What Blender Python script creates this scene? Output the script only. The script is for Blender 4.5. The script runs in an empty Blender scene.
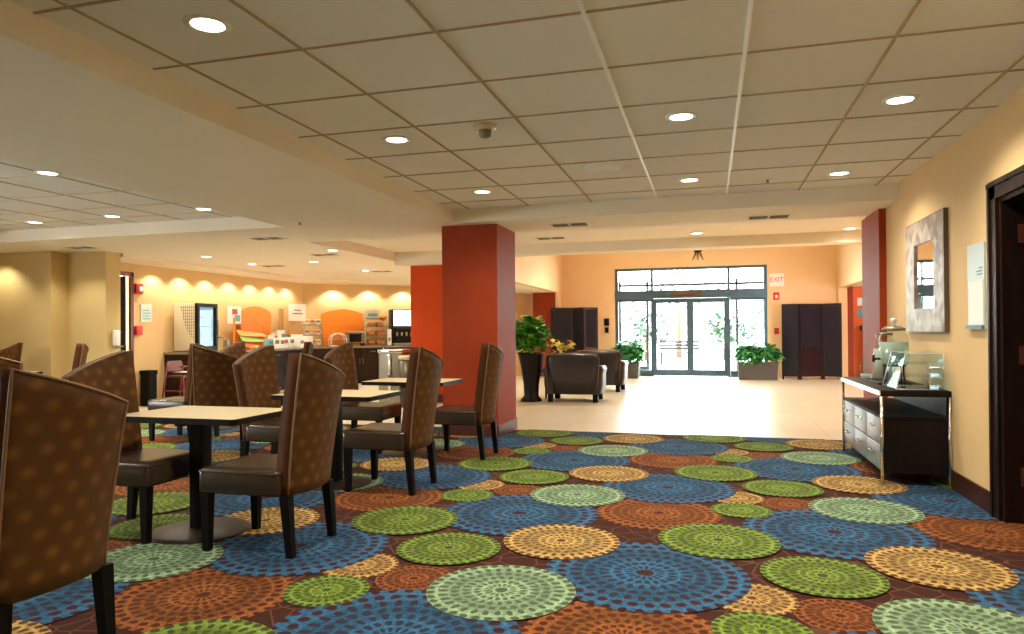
import bpy, bmesh, math, random
from mathutils import Vector, Matrix
random.seed(7)
PI = math.pi
SC = bpy.context.scene
COL = SC.collection

# ------------------------------------------------------------------ helpers
def lin(h):
    h = h.lstrip('#')
    o = []
    for i in (0, 2, 4):
        c = int(h[i:i+2], 16) / 255
        o.append(c/12.92 if c <= .04045 else ((c+.055)/1.055)**2.4)
    return (o[0], o[1], o[2], 1)

def newmat(name):
    m = bpy.data.materials.new(name); m.use_nodes = True
    nt = m.node_tree
    b = nt.nodes['Principled BSDF']
    return m, nt, b

def mat(name, col, rough=.6, metal=0, spec=.5, var=0, vscale=8, bump=0, bscale=40, coat=0):
    m, nt, b = newmat(name)
    c = lin(col)
    b.inputs['Base Color'].default_value = c
    b.inputs['Roughness'].default_value = rough
    b.inputs['Metallic'].default_value = metal
    b.inputs['Specular IOR Level'].default_value = spec
    if coat: b.inputs['Coat Weight'].default_value = coat
    if var or bump:
        tc = nt.nodes.new('ShaderNodeTexCoord')
    if var:
        n = nt.nodes.new('ShaderNodeTexNoise'); n.inputs['Scale'].default_value = vscale; n.inputs['Detail'].default_value = 4
        nt.links.new(tc.outputs['Object'], n.inputs['Vector'])
        r = nt.nodes.new('ShaderNodeMapRange'); r.inputs[1].default_value = .3; r.inputs[2].default_value = .7
        r.inputs[3].default_value = 1-var; r.inputs[4].default_value = 1+var
        nt.links.new(n.outputs['Fac'], r.inputs[0])
        v = nt.nodes.new('ShaderNodeVectorMath'); v.operation = 'SCALE'
        v.inputs[0].default_value = c[:3]
        nt.links.new(r.outputs[0], v.inputs['Scale'])
        nt.links.new(v.outputs[0], b.inputs['Base Color'])
    if bump:
        n = nt.nodes.new('ShaderNodeTexNoise'); n.inputs['Scale'].default_value = bscale; n.inputs['Detail'].default_value = 5
        nt.links.new(tc.outputs['Object'], n.inputs['Vector'])
        bp = nt.nodes.new('ShaderNodeBump'); bp.inputs['Strength'].default_value = bump; bp.inputs['Distance'].default_value = .01
        nt.links.new(n.outputs['Fac'], bp.inputs['Height'])
        nt.links.new(bp.outputs['Normal'], b.inputs['Normal'])
    return m

def wood(name, c1, c2, rough=.35, scale=3, axis='X'):
    m, nt, b = newmat(name)
    tc = nt.nodes.new('ShaderNodeTexCoord'); mp = nt.nodes.new('ShaderNodeMapping')
    s = {'X': (1, 9, 9), 'Y': (9, 1, 9), 'Z': (9, 9, 1)}[axis]
    mp.inputs['Scale'].default_value = s
    n = nt.nodes.new('ShaderNodeTexNoise'); n.inputs['Scale'].default_value = scale; n.inputs['Detail'].default_value = 6
    cr = nt.nodes.new('ShaderNodeValToRGB')
    cr.color_ramp.elements[0].position = .35; cr.color_ramp.elements[0].color = lin(c1)
    cr.color_ramp.elements[1].position = .65; cr.color_ramp.elements[1].color = lin(c2)
    nt.links.new(tc.outputs['Object'], mp.inputs[0]); nt.links.new(mp.outputs[0], n.inputs['Vector'])
    nt.links.new(n.outputs['Fac'], cr.inputs[0]); nt.links.new(cr.outputs[0], b.inputs['Base Color'])
    b.inputs['Roughness'].default_value = rough; b.inputs['Specular IOR Level'].default_value = .2
    return m

def emis(name, col, st):
    m, nt, b = newmat(name)
    b.inputs['Base Color'].default_value = lin(col)
    b.inputs['Emission Color'].default_value = lin(col)
    b.inputs['Emission Strength'].default_value = st
    return m

def glass(name, tint='#ffffff', gloss=.08, rough=.02):
    m = bpy.data.materials.new(name); m.use_nodes = True
    nt = m.node_tree; nt.nodes.clear()
    o = nt.nodes.new('ShaderNodeOutputMaterial'); mx = nt.nodes.new('ShaderNodeMixShader')
    t = nt.nodes.new('ShaderNodeBsdfTransparent'); g = nt.nodes.new('ShaderNodeBsdfGlossy')
    t.inputs['Color'].default_value = lin(tint); g.inputs['Roughness'].default_value = rough
    f = nt.nodes.new('ShaderNodeLayerWeight'); f.inputs['Blend'].default_value = .5
    ad = nt.nodes.new('ShaderNodeMath'); ad.operation = 'POWER'; ad.inputs[1].default_value = 4
    nt.links.new(f.outputs['Facing'], ad.inputs[0])
    a2 = nt.nodes.new('ShaderNodeMath'); a2.operation = 'MULTIPLY_ADD'; a2.inputs[1].default_value = .55; a2.inputs[2].default_value = gloss*.5; a2.use_clamp = True
    nt.links.new(ad.outputs[0], a2.inputs[0])
    nt.links.new(a2.outputs[0], mx.inputs[0]); nt.links.new(t.outputs[0], mx.inputs[1]); nt.links.new(g.outputs[0], mx.inputs[2])
    nt.links.new(mx.outputs[0], o.inputs[0])
    return m

class MB:
    def __init__(s): s.bm = bmesh.new()
    def _new(s, f0): return list(s.bm.faces)[f0:]
    def box(s, x0, x1, y0, y1, z0, z1, mi=0, bev=0, M=None):
        t = bmesh.new()
        bmesh.ops.create_cube(t, size=1)
        for v in t.verts:
            v.co = Vector(((x0+x1)/2+v.co.x*(x1-x0), (y0+y1)/2+v.co.y*(y1-y0), (z0+z1)/2+v.co.z*(z1-z0)))
        if bev:
            bmesh.ops.bevel(t, geom=list(t.edges), offset=bev, segments=3, profile=.5, affect='EDGES')
        if M: bmesh.ops.transform(t, matrix=M, verts=list(t.verts))
        s._merge(t, mi, smooth=bool(bev)); return s
    def _merge(s, t, mi, smooth=False):
        t.verts.index_update(); vs = [s.bm.verts.new(v.co) for v in t.verts]
        for f in t.faces:
            try:
                nf = s.bm.faces.new([vs[v.index] for v in f.verts]); nf.material_index = mi; nf.smooth = smooth
            except ValueError: pass
        t.free()
    def quad(s, pts, mi=0):
        f = s.bm.faces.new([s.bm.verts.new(p) for p in pts]); f.material_index = mi; return f
    def lathe(s, prof, c=(0, 0, 0), seg=24, mi=0, M=None, cap=True):
        t = bmesh.new(); rings = []
        for r, z in prof:
            rings.append([t.verts.new((c[0]+r*math.cos(2*PI*k/seg), c[1]+r*math.sin(2*PI*k/seg), c[2]+z)) for k in range(seg)])
        for a, b in zip(rings, rings[1:]):
            for k in range(seg): t.faces.new((a[k], a[(k+1) % seg], b[(k+1) % seg], b[k]))
        if cap:
            if prof[0][0] > 1e-6: t.faces.new(rings[0][::-1])
            if prof[-1][0] > 1e-6: t.faces.new(rings[-1])
        bmesh.ops.remove_doubles(t, verts=list(t.verts), dist=1e-6)
        if M: bmesh.ops.transform(t, matrix=M, verts=list(t.verts))
        s._merge(t, mi, smooth=True); return s
    def tube(s, pts, r, seg=8, mi=0, closed=False, r2=None):
        pts = [Vector(p) for p in pts]; t = bmesh.new(); rings = []; n = len(pts); up = None
        for i, p in enumerate(pts):
            if closed: d = pts[(i+1) % n]-pts[i-1]
            else: d = pts[min(i+1, n-1)]-pts[max(i-1, 0)]
            d.normalize()
            if up is None:
                up = Vector((0, 0, 1)) if abs(d.z) < .9 else Vector((1, 0, 0))
            u = (up-d*up.dot(d)).normalized(); w = d.cross(u); up = u
            rr = r if r2 is None else r+(r2-r)*i/(n-1)
            rings.append([t.verts.new(p+(u*math.cos(2*PI*k/seg)+w*math.sin(2*PI*k/seg))*rr) for k in range(seg)])
        prs = list(zip(rings, rings[1:]))+([(rings[-1], rings[0])] if closed else [])
        for a, b in prs:
            for k in range(seg): t.faces.new((a[k], a[(k+1) % seg], b[(k+1) % seg], b[k]))
        if not closed: t.faces.new(rings[0][::-1]); t.faces.new(rings[-1])
        s._merge(t, mi, smooth=True); return s
    def prism(s, poly, z0, z1, mi=0, M=None, smooth=False):
        t = bmesh.new()
        a = [t.verts.new((p[0], p[1], z0)) for p in poly]; b = [t.verts.new((p[0], p[1], z1)) for p in poly]
        n = len(poly); t.faces.new(a[::-1]); t.faces.new(b)
        for k in range(n): t.faces.new((a[k], a[(k+1) % n], b[(k+1) % n], b[k]))
        if M: bmesh.ops.transform(t, matrix=M, verts=list(t.verts))
        s._merge(t, mi, smooth); return s
    def build(s, name, mats, parent=None, loc=None, rz=0, fix=True):
        if fix: bmesh.ops.recalc_face_normals(s.bm, faces=list(s.bm.faces))
        me = bpy.data.meshes.new(name); s.bm.to_mesh(me); s.bm.free()
        for m in (mats if isinstance(mats, (list, tuple)) else [mats]): me.materials.append(m)
        o = bpy.data.objects.new(name, me); COL.objects.link(o)
        if parent: o.parent = parent
        if loc: o.location = loc
        if rz: o.rotation_euler.z = rz
        return o

def tag(o, label=None, cat=None, group=None, kind=None):
    if label: o['label'] = label
    if cat: o['category'] = cat
    if group: o['group'] = group
    if kind: o['kind'] = kind
    return o
def thing(name, label, cat, loc=(0, 0, 0), rz=0, group=None):
    o = bpy.data.objects.new(name, None); o.empty_display_size = .1; COL.objects.link(o)
    o.location = loc; o.rotation_euler.z = rz
    return tag(o, label, cat, group)
def dup(root, loc, rz, label, group=None):
    r = root.copy(); COL.objects.link(r); r.location = loc; r.rotation_euler = (0, 0, rz); r['label'] = label
    if group: r['group'] = group
    for ch in list(root.children):
        c = ch.copy(); COL.objects.link(c); c.parent = r
        for g in list(ch.children):
            d = g.copy(); COL.objects.link(d); d.parent = c
    return r
def struct(name, mb, mats, label, cat, parent=None):
    return tag(mb.build(name, mats, parent), label, cat, kind='structure')
def rrect(x0, x1, y0, y1, r, n=5):
    P = []
    for cx, cy, a in ((x1-r, y1-r, 0), (x0+r, y1-r, PI/2), (x0+r, y0+r, PI), (x1-r, y0+r, 1.5*PI)):
        for k in range(n+1):
            t = a+PI/2*k/n; P.append((cx+r*math.cos(t), cy+r*math.sin(t)))
    return P
def text(body, size, name, m, parent, M, ext=.001, align='CENTER'):
    c = bpy.data.curves.new(name, 'FONT'); c.body = body; c.size = size; c.extrude = ext
    c.align_x = align; c.align_y = 'CENTER'; c.materials.append(m)
    tmp = bpy.data.objects.new(name, c); COL.objects.link(tmp)
    me = bpy.data.meshes.new_from_object(tmp.evaluated_get(bpy.context.evaluated_depsgraph_get()))
    bpy.data.objects.remove(tmp)
    o = bpy.data.objects.new(name, me); COL.objects.link(o); o.parent = parent; o.matrix_local = M
    return o
def face_x(x, y, z, s):     # text frame whose face looks along s*X
    if s > 0: return Matrix(((0, 0, 1, x), (1, 0, 0, y), (0, 1, 0, z), (0, 0, 0, 1)))
    return Matrix(((0, 0, -1, x), (-1, 0, 0, y), (0, 1, 0, z), (0, 0, 0, 1)))
def face_ny(x, y, z):       # text frame facing -Y
    return Matrix(((1, 0, 0, x), (0, 0, -1, y), (0, 1, 0, z), (0, 0, 0, 1)))

# ------------------------------------------------------------------ materials
M = {}
M['wall'] = mat('wall_beige_paint', '#dcbb87', .75, var=.03, vscale=3, bump=.06, bscale=120)
M['wall_olive'] = mat('wall_tan_paint', '#cfb57c', .75, var=.03, vscale=3, bump=.06, bscale=120)
M['wall_peach'] = mat('wall_peach_paint', '#efc596', .75, var=.02, vscale=2, bump=.05, bscale=120)
M['wall_orange'] = mat('wall_orange_paint', '#e0641c', .6, var=.02, bump=.05, bscale=120)
M['red'] = mat('column_rust_red_paint', '#98370f', .6, spec=.25, var=.06, vscale=6, bump=.12, bscale=60)
M['red_bright'] = mat('column_orange_paint', '#cf4a10', .6, spec=.2, var=.04, vscale=6, bump=.1, bscale=60)
M['soffit'] = mat('soffit_cream_paint', '#f3ead6', .8, var=.015, vscale=1.5, bump=.04, bscale=150)
M['tile_ceil'] = mat('ceiling_tile_mineral', '#f3f0ea', .9, var=.02, vscale=1, bump=.25, bscale=260)
M['bar_tan'] = mat('ceiling_bar_tan', '#b39b76', .55)
M['bar_glint'] = mat('ceiling_bar_glint', '#ffffff', .3)  # white stands in for daylight glinting off two of the bars
M['base_dark'] = wood('baseboard_dark_wood', '#33190f', '#472718', .4, 4, 'Y')
M['base_tile'] = mat('baseboard_brown_tile', '#512a22', .35, var=.1, vscale=12)
M['black'] = mat('black_lacquer', '#0b0808', .4, spec=.25)
M['frame_out'] = mat('outdoor_dark_iron', '#171d22', .6, spec=.2)
M['bin_black'] = mat('matt_black_plastic', '#0d0b0a', .7, spec=.2)
M['leg'] = mat('black_stained_wood', '#0a0706', .45, spec=.15)
M['blackmetal'] = mat('black_metal', '#0d0b09', .45, .2, spec=.2)
M['disc'] = mat('bronze_base_metal', '#2b2219', .42, .2)
M['leather'] = mat('brown_leather', '#372b20', .26, spec=.6, var=.08, vscale=9, bump=.12, bscale=90)
M['piping'] = mat('brown_piping', '#7a5a3e', .5)
M['laminate'] = mat('beige_laminate', '#d8c7a2', .32, var=.02, vscale=20)
M['edge'] = mat('dark_edge_band', '#150f0b', .5, spec=.15)
M['chrome'] = mat('chrome', '#e8e8ea', .12, 1)
M['steel'] = mat('brushed_steel', '#948d7e', .4, 1, var=.05, vscale=14)
M['silver'] = mat('silver_drawer_front', '#aab4c4', .3, .55)
M['espresso'] = wood('espresso_wood', '#0e0705', '#190d09', .5, 3, 'Z')
M['cab'] = wood('walnut_cabinet', '#20130e', '#2d1b14', .38, 3, 'Z')
M['counter'] = mat('stone_counter', '#8d8272', .25, var=.12, vscale=60)
M['white'] = mat('white_plastic', '#f1efe8', .4)
M['paper'] = mat('white_card', '#f6f4ee', .7)
M['orange'] = mat('orange_panel', '#f08a24', .45)
M['glass'] = glass('clear_glass', '#f4fbfa')
M['acrylic'] = glass('clear_acrylic', '#f6fbfd', .05)
M['frame'] = mat('hazed_aluminium', '#4f6878', .4, .4)  # flare haze over the dark frames is put into this lighter blue tone
M['screen'] = mat('black_brown_screen', '#100c17', .3)
M['slat'] = mat('screen_louver', '#2b2632', .4)
M['club'] = mat('club_chair_leather', '#2d282d', .3, var=.06, vscale=8, bump=.08, bscale=70)
M['pot'] = mat('grey_planter', '#4b4944', .6, var=.08, vscale=10)
M['soil'] = mat('potting_soil', '#2a1d14', .95, bump=.5)
M['lens'] = emis('lamp_lens', '#fff3dc', 9)
M['redplastic'] = mat('red_plastic', '#c8281e', .4)
M['greyvent'] = mat('vent_grey', '#8c8066', .6)
M['ventdark'] = mat('vent_dark', '#3c3325', .8)
M['bread'] = mat('bread_crust', '#b9783c', .8, var=.15, vscale=20)
M['teal'] = mat('teal_print', '#6fa9b8', .6)
M['green'] = mat('green_print', '#8fb552', .6)
M['redprint'] = mat('red_print', '#c64a3a', .6)
M['ink'] = mat('grey_ink', '#6e7a80', .6)
M['hinge'] = mat('bronze_hinge', '#7a4a32', .4, .7)
M['water'] = mat('iced_water', '#dfeee4', .15)
M['water'].node_tree.nodes['Principled BSDF'].inputs['Transmission Weight'].default_value = .6
M['water'].node_tree.nodes['Principled BSDF'].inputs['IOR'].default_value = 1.1
M['door_dark'] = wood('dark_door_wood', '#150907', '#24110a', .45, 3, 'Z')
M['asphalt'] = mat('outdoor_concrete', '#cfcac0', .9, var=.06, vscale=4)

def leafmat(name, c1, c2):
    m, nt, b = newmat(name)
    oi = nt.nodes.new('ShaderNodeTexCoord'); n = nt.nodes.new('ShaderNodeTexNoise'); n.inputs['Scale'].default_value = 11
    cr = nt.nodes.new('ShaderNodeValToRGB')
    cr.color_ramp.elements[0].position = .35; cr.color_ramp.elements[0].color = lin(c1)
    cr.color_ramp.elements[1].position = .65; cr.color_ramp.elements[1].color = lin(c2)
    nt.links.new(oi.outputs['Object'], n.inputs['Vector']); nt.links.new(n.outputs['Fac'], cr.inputs[0]); nt.links.new(cr.outputs[0], b.inputs['Base Color'])
    b.inputs['Roughness'].default_value = .4
    return m
M['leaf'] = leafmat('leaf_green', '#347a26', '#77c048')
M['leaf_dark'] = leafmat('leaf_deep_green', '#216a38', '#58b060')
M['leaf_croton'] = leafmat('leaf_croton', '#8a9a2c', '#e0a83a')
M['leaf_out'] = leafmat('leaf_outdoor', '#1c3320', '#35563a')

def fabric_mat():
    m, nt, b = newmat('dotted_chair_fabric')
    N = nt.nodes; Lk = nt.links
    tc = N.new('ShaderNodeTexCoord'); sp = N.new('ShaderNodeSeparateXYZ'); Lk.new(tc.outputs['Object'], sp.inputs[0])
    def mth(op, a, b_=None, c=None):
        n = N.new('ShaderNodeMath'); n.operation = op
        for i, v in enumerate((a, b_, c)):
            if v is None: continue
            if isinstance(v, (int, float)): n.inputs[i].default_value = v
            else: Lk.new(v, n.inputs[i])
        return n.outputs[0]
    u = mth('DIVIDE', sp.outputs['Y'], .105); v = mth('DIVIDE', sp.outputs['Z'], .075)
    row = mth('FLOOR', v); odd = mth('MULTIPLY', mth('MODULO', row, 2), .5)
    uu = mth('ADD', u, odd)
    du = mth('SUBTRACT', mth('FRACT', mth('ADD', uu, 100)), .5); dv = mth('SUBTRACT', mth('FRACT', v), .5)
    d2 = mth('ADD', mth('MULTIPLY', mth('POWER', mth('ABSOLUTE', du), 2), 1.6), mth('POWER', mth('ABSOLUTE', dv), 2))
    d = mth('SQRT', d2)
    r = N.new('ShaderNodeMapRange'); r.interpolation_type = 'SMOOTHSTEP'
    r.inputs[1].default_value = .46; r.inputs[2].default_value = .0; r.inputs[3].default_value = 0; r.inputs[4].default_value = 1
    Lk.new(d, r.inputs[0])
    no = N.new('ShaderNodeTexNoise'); no.inputs['Scale'].default_value = 9; Lk.new(tc.outputs['Object'], no.inputs['Vector'])
    amp = mth('MULTIPLY', r.outputs[0], mth('MULTIPLY', no.outputs['Fac'], 1.3))
    mx = N.new('ShaderNodeMix'); mx.data_type = 'RGBA'
    mx.inputs[6].default_value = lin('#50310e'); mx.inputs[7].default_value = lin('#7c501c')
    Lk.new(amp, mx.inputs[0]); Lk.new(mx.outputs[2], b.inputs['Base Color'])
    b.inputs['Roughness'].default_value = .62
    b.inputs['Sheen Weight'].default_value = .08; b.inputs['Specular IOR Level'].default_value = .2
    b.inputs['Sheen Tint'].default_value = lin('#d0a070')
    return m
M['fabric'] = fabric_mat()
M['fabric_side'] = mat('chair_side_fabric', '#4a2a10', .7, spec=.12, var=.12, vscale=12)

def carpet_mat():
    m, nt, b = newmat('medallion_carpet')
    N = nt.nodes; Lk = nt.links
    def mth(op, a, b_=None, c=None, clamp=False):
        n = N.new('ShaderNodeMath'); n.operation = op; n.use_clamp = clamp
        for i, v in enumerate((a, b_, c)):
            if v is None: continue
            if isinstance(v, (int, float)): n.inputs[i].default_value = v
            else: Lk.new(v, n.inputs[i])
        return n.outputs[0]
    def att(nm):
        a = N.new('ShaderNodeAttribute'); a.attribute_name = nm; return a
    pol = att('pol'); fg = att('fg'); gap = att('gap')
    s = N.new('ShaderNodeSeparateXYZ'); Lk.new(pol.outputs['Vector'], s.inputs[0])
    x, y, K = s.outputs
    wj = N.new('ShaderNodeTexNoise'); wj.inputs['Scale'].default_value = 14; wj.inputs['Detail'].default_value = 1
    tj = N.new('ShaderNodeTexCoord'); Lk.new(tj.outputs['Object'], wj.inputs['Vector'])
    r = mth('ADD', mth('SQRT', mth('ADD', mth('MULTIPLY', x, x), mth('MULTIPLY', y, y))), mth('MULTIPLY', mth('SUBTRACT', wj.outputs['Fac'], .5), .05))
    th = mth('DIVIDE', mth('ARCTAN2', y, x), 2*PI)
    q = mth('MULTIPLY', mth('POWER', r, .86), K)
    k = mth('FLOOR', q); fr = mth('SUBTRACT', q, k)
    cnt = mth('FLOOR', mth('ADD', 12, mth('MULTIPLY', k, 4.2)))
    odd = mth('MODULO', k, 2)
    ph = mth('MULTIPLY', mth('MODULO', k, 2), .5)
    ft = mth('FRACT', mth('ADD', mth('ADD', mth('MULTIPLY', th, cnt), ph), 200))
    # oval holes between the spokes of every ring
    wn = N.new('ShaderNodeTexNoise'); wn.inputs['Scale'].default_value = 45; wn.inputs['Detail'].default_value = 2
    tcc = N.new('ShaderNodeTexCoord'); Lk.new(tcc.outputs['Object'], wn.inputs['Vector'])
    jit = mth('MULTIPLY', mth('SUBTRACT', wn.outputs['Fac'], .5), .35)
    du = mth('DIVIDE', mth('SUBTRACT', ft, .5), mth('SUBTRACT', .36, mth('MULTIPLY', odd, .08)))
    dr = mth('DIVIDE', mth('SUBTRACT', fr, .5), mth('ADD', .34, mth('MULTIPLY', odd, .1)))
    e = mth('ADD', mth('ADD', mth('MULTIPLY', du, du), mth('MULTIPLY', dr, dr)), jit)
    mr = N.new('ShaderNodeMapRange'); mr.inputs[1].default_value = .75; mr.inputs[2].default_value = 1.1; mr.inputs[3].default_value = 0; mr.inputs[4].default_value = 1
    Lk.new(e, mr.inputs[0])
    hole = mr.outputs[0]
    # heart of the medallion
    c2 = N.new('ShaderNodeMapRange'); c2.inputs[1].default_value = .075; c2.inputs[2].default_value = .1; Lk.new(r, c2.inputs[0])
    # thin dark line between rings
    inside = mth('LESS_THAN', r, 1.02)
    fac = mth('MULTIPLY', mth('MULTIPLY', hole, c2.outputs[0]), inside)
    # base field with a faint swirl line
    vo = N.new('ShaderNodeTexVoronoi'); vo.feature = 'DISTANCE_TO_EDGE'; vo.inputs['Scale'].default_value = 7
    Lk.new(tcc.outputs['Object'], vo.inputs['Vector'])
    ln = mth('LESS_THAN', vo.outputs['Distance'], .03)
    ln2 = mth('MULTIPLY', ln, mth('MULTIPLY', mth('SUBTRACT', 1, inside), .5))
    mx = N.new('ShaderNodeMix'); mx.data_type = 'RGBA'
    Lk.new(fac, mx.inputs[0]); dk = N.new('ShaderNodeVectorMath'); dk.operation = 'SCALE'; dk.inputs['Scale'].default_value = .32; Lk.new(fg.outputs['Color'], dk.inputs[0])
    gm = N.new('ShaderNodeMix'); gm.data_type = 'RGBA'
    gf = N.new('ShaderNodeMapRange'); gf.inputs[1].default_value = .62; gf.inputs[2].default_value = .8; gf.inputs[3].default_value = .55; gf.inputs[4].default_value = 0; Lk.new(r, gf.inputs[0])
    gfi = mth('MULTIPLY', mth('MULTIPLY', gf.outputs[0], c2.outputs[0]), inside)
    Lk.new(gfi, gm.inputs[0]); Lk.new(gap.outputs['Color'], gm.inputs[6]); Lk.new(dk.outputs[0], gm.inputs[7])
    Lk.new(gm.outputs[2], mx.inputs[6])
    st = N.new('ShaderNodeMapRange'); st.inputs[1].default_value = .3; st.inputs[2].default_value = .7; st.inputs[3].default_value = .62; st.inputs[4].default_value = 1.3; Lk.new(wn.outputs['Fac'], st.inputs[0])
    # darker middle band, pale stroke along each ring
    mb = N.new('ShaderNodeMapRange'); mb.interpolation_type = 'SMOOTHSTEP'; mb.inputs[1].default_value = .08; mb.inputs[2].default_value = .26; mb.inputs[3].default_value = .7; mb.inputs[4].default_value = 1.08
    Lk.new(mth('ABSOLUTE', mth('SUBTRACT', r, .58)), mb.inputs[0])
    stroke = mth('ADD', 1, mth('MULTIPLY', mth('LESS_THAN', mth('ABSOLUTE', mth('SUBTRACT', fr, .5)), .42), -.16))
    tot = mth('MULTIPLY', mth('MULTIPLY', mb.outputs[0], stroke), st.outputs[0])
    sv = N.new('ShaderNodeVectorMath'); sv.operation = 'SCALE'; Lk.new(fg.outputs['Color'], sv.inputs[0]); Lk.new(tot, sv.inputs['Scale']); Lk.new(sv.outputs[0], mx.inputs[7])
    m2 = N.new('ShaderNodeMix'); m2.data_type = 'RGBA'; Lk.new(ln2, m2.inputs[0]); Lk.new(mx.outputs[2], m2.inputs[6]); m2.inputs[7].default_value = lin('#8a5c44')
    # pile variation
    n2 = N.new('ShaderNodeTexNoise'); n2.inputs['Scale'].default_value = 130; n2.inputs['Detail'].default_value = 3; Lk.new(tcc.outputs['Object'], n2.inputs['Vector'])
    vr = N.new('ShaderNodeMapRange'); vr.inputs[1].default_value = .25; vr.inputs[2].default_value = .75; vr.inputs[3].default_value = .45; vr.inputs[4].default_value = .82
    Lk.new(n2.outputs['Fac'], vr.inputs[0])
    vm = N.new('ShaderNodeVectorMath'); vm.operation = 'SCALE'; Lk.new(m2.outputs[2], vm.inputs[0]); Lk.new(vr.outputs[0], vm.inputs['Scale'])
    Lk.new(vm.outputs[0], b.inputs['Base Color'])
    b.inputs['Roughness'].default_value = .95; b.inputs['Specular IOR Level'].default_value = .15
    bp = N.new('ShaderNodeBump'); bp.inputs['Strength'].default_value = .3; bp.inputs['Distance'].default_value = .004
    Lk.new(n2.outputs['Fac'], bp.inputs['Height']); Lk.new(bp.outputs['Normal'], b.inputs['Normal'])
    return m
M['carpet'] = carpet_mat()

def tilefloor_mat():
    m, nt, b = newmat('cream_floor_tile')
    N = nt.nodes; Lk = nt.links
    tc = N.new('ShaderNodeTexCoord'); mp = N.new('ShaderNodeMapping'); Lk.new(tc.outputs['Object'], mp.inputs[0])
    br = N.new('ShaderNodeTexBrick'); br.offset = 0; br.inputs['Scale'].default_value = 1
    br.inputs['Brick Width'].default_value = .45; br.inputs['Row Height'].default_value = .45; br.inputs['Mortar Size'].default_value = .004
    br.inputs['Color1'].default_value = lin('#d8ccb6'); br.inputs['Color2'].default_value = lin('#d2c5ad'); br.inputs['Mortar'].default_value = lin('#b7a98f')
    Lk.new(mp.outputs[0], br.inputs['Vector'])
    n = N.new('ShaderNodeTexNoise'); n.inputs['Scale'].default_value = 5; n.inputs['Detail'].default_value = 5; Lk.new(tc.outputs['Object'], n.inputs['Vector'])
    mr = N.new('ShaderNodeMapRange'); mr.inputs[3].default_value = .93; mr.inputs[4].default_value = 1.07; Lk.new(n.outputs['Fac'], mr.inputs[0])
    vm = N.new('ShaderNodeVectorMath'); vm.operation = 'SCALE'; Lk.new(br.outputs['Color'], vm.inputs[0]); Lk.new(mr.outputs[0], vm.inputs['Scale'])
    Lk.new(vm.outputs[0], b.inputs['Base Color']); b.inputs['Roughness'].default_value = .33
    return m
M['tile'] = tilefloor_mat()

def mosaic_mat():
    m, nt, b = newmat('capiz_mosaic')
    N = nt.nodes; Lk = nt.links
    tc = N.new('ShaderNodeTexCoord'); mp = N.new('ShaderNodeMapping'); Lk.new(tc.outputs['Object'], mp.inputs[0])
    mp.inputs['Scale'].default_value = (1, 14, 14); mp.inputs['Rotation'].default_value = (PI/4, 0, 0)
    ch = N.new('ShaderNodeTexVoronoi'); ch.distance = 'CHEBYCHEV'; ch.inputs['Scale'].default_value = 1; ch.inputs['Randomness'].default_value = .35
    Lk.new(mp.outputs[0], ch.inputs['Vector'])
    cr = N.new('ShaderNodeValToRGB'); cr.color_ramp.elements[0].color = lin('#7a6552'); cr.color_ramp.elements[1].color = lin('#b3a698')
    sx = N.new('ShaderNodeSeparateColor'); Lk.new(ch.outputs['Color'], sx.inputs[0]); Lk.new(sx.outputs[0], cr.inputs[0])
    Lk.new(cr.outputs[0], b.inputs['Base Color']); b.inputs['Roughness'].default_value = .45; b.inputs['Metallic'].default_value = .25
    return m
M['mosaic'] = mosaic_mat()
M['mirror'] = mat('mirror_silver', '#f4f4f4', .02, 1)

# ------------------------------------------------------------------ dimensions
CZ, SZ = 2.70, 2.54          # tiled ceiling, soffit underside
RX = 1.82                    # right wall
EY = 19.5                    # entrance wall
BX = -9.65                   # buffet wall
HX0, HX1 = -4.0, 3.15        # entrance hall

# ------------------------------------------------------------------ floor and carpet
f = MB(); f.box(-11.2, 6.5, -3.2, EY+.2, -.12, -.004)
struct('floor', f, M['tile'], 'cream stone tile floor running from the carpet edge to the glass entrance doors', 'floor')

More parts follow.
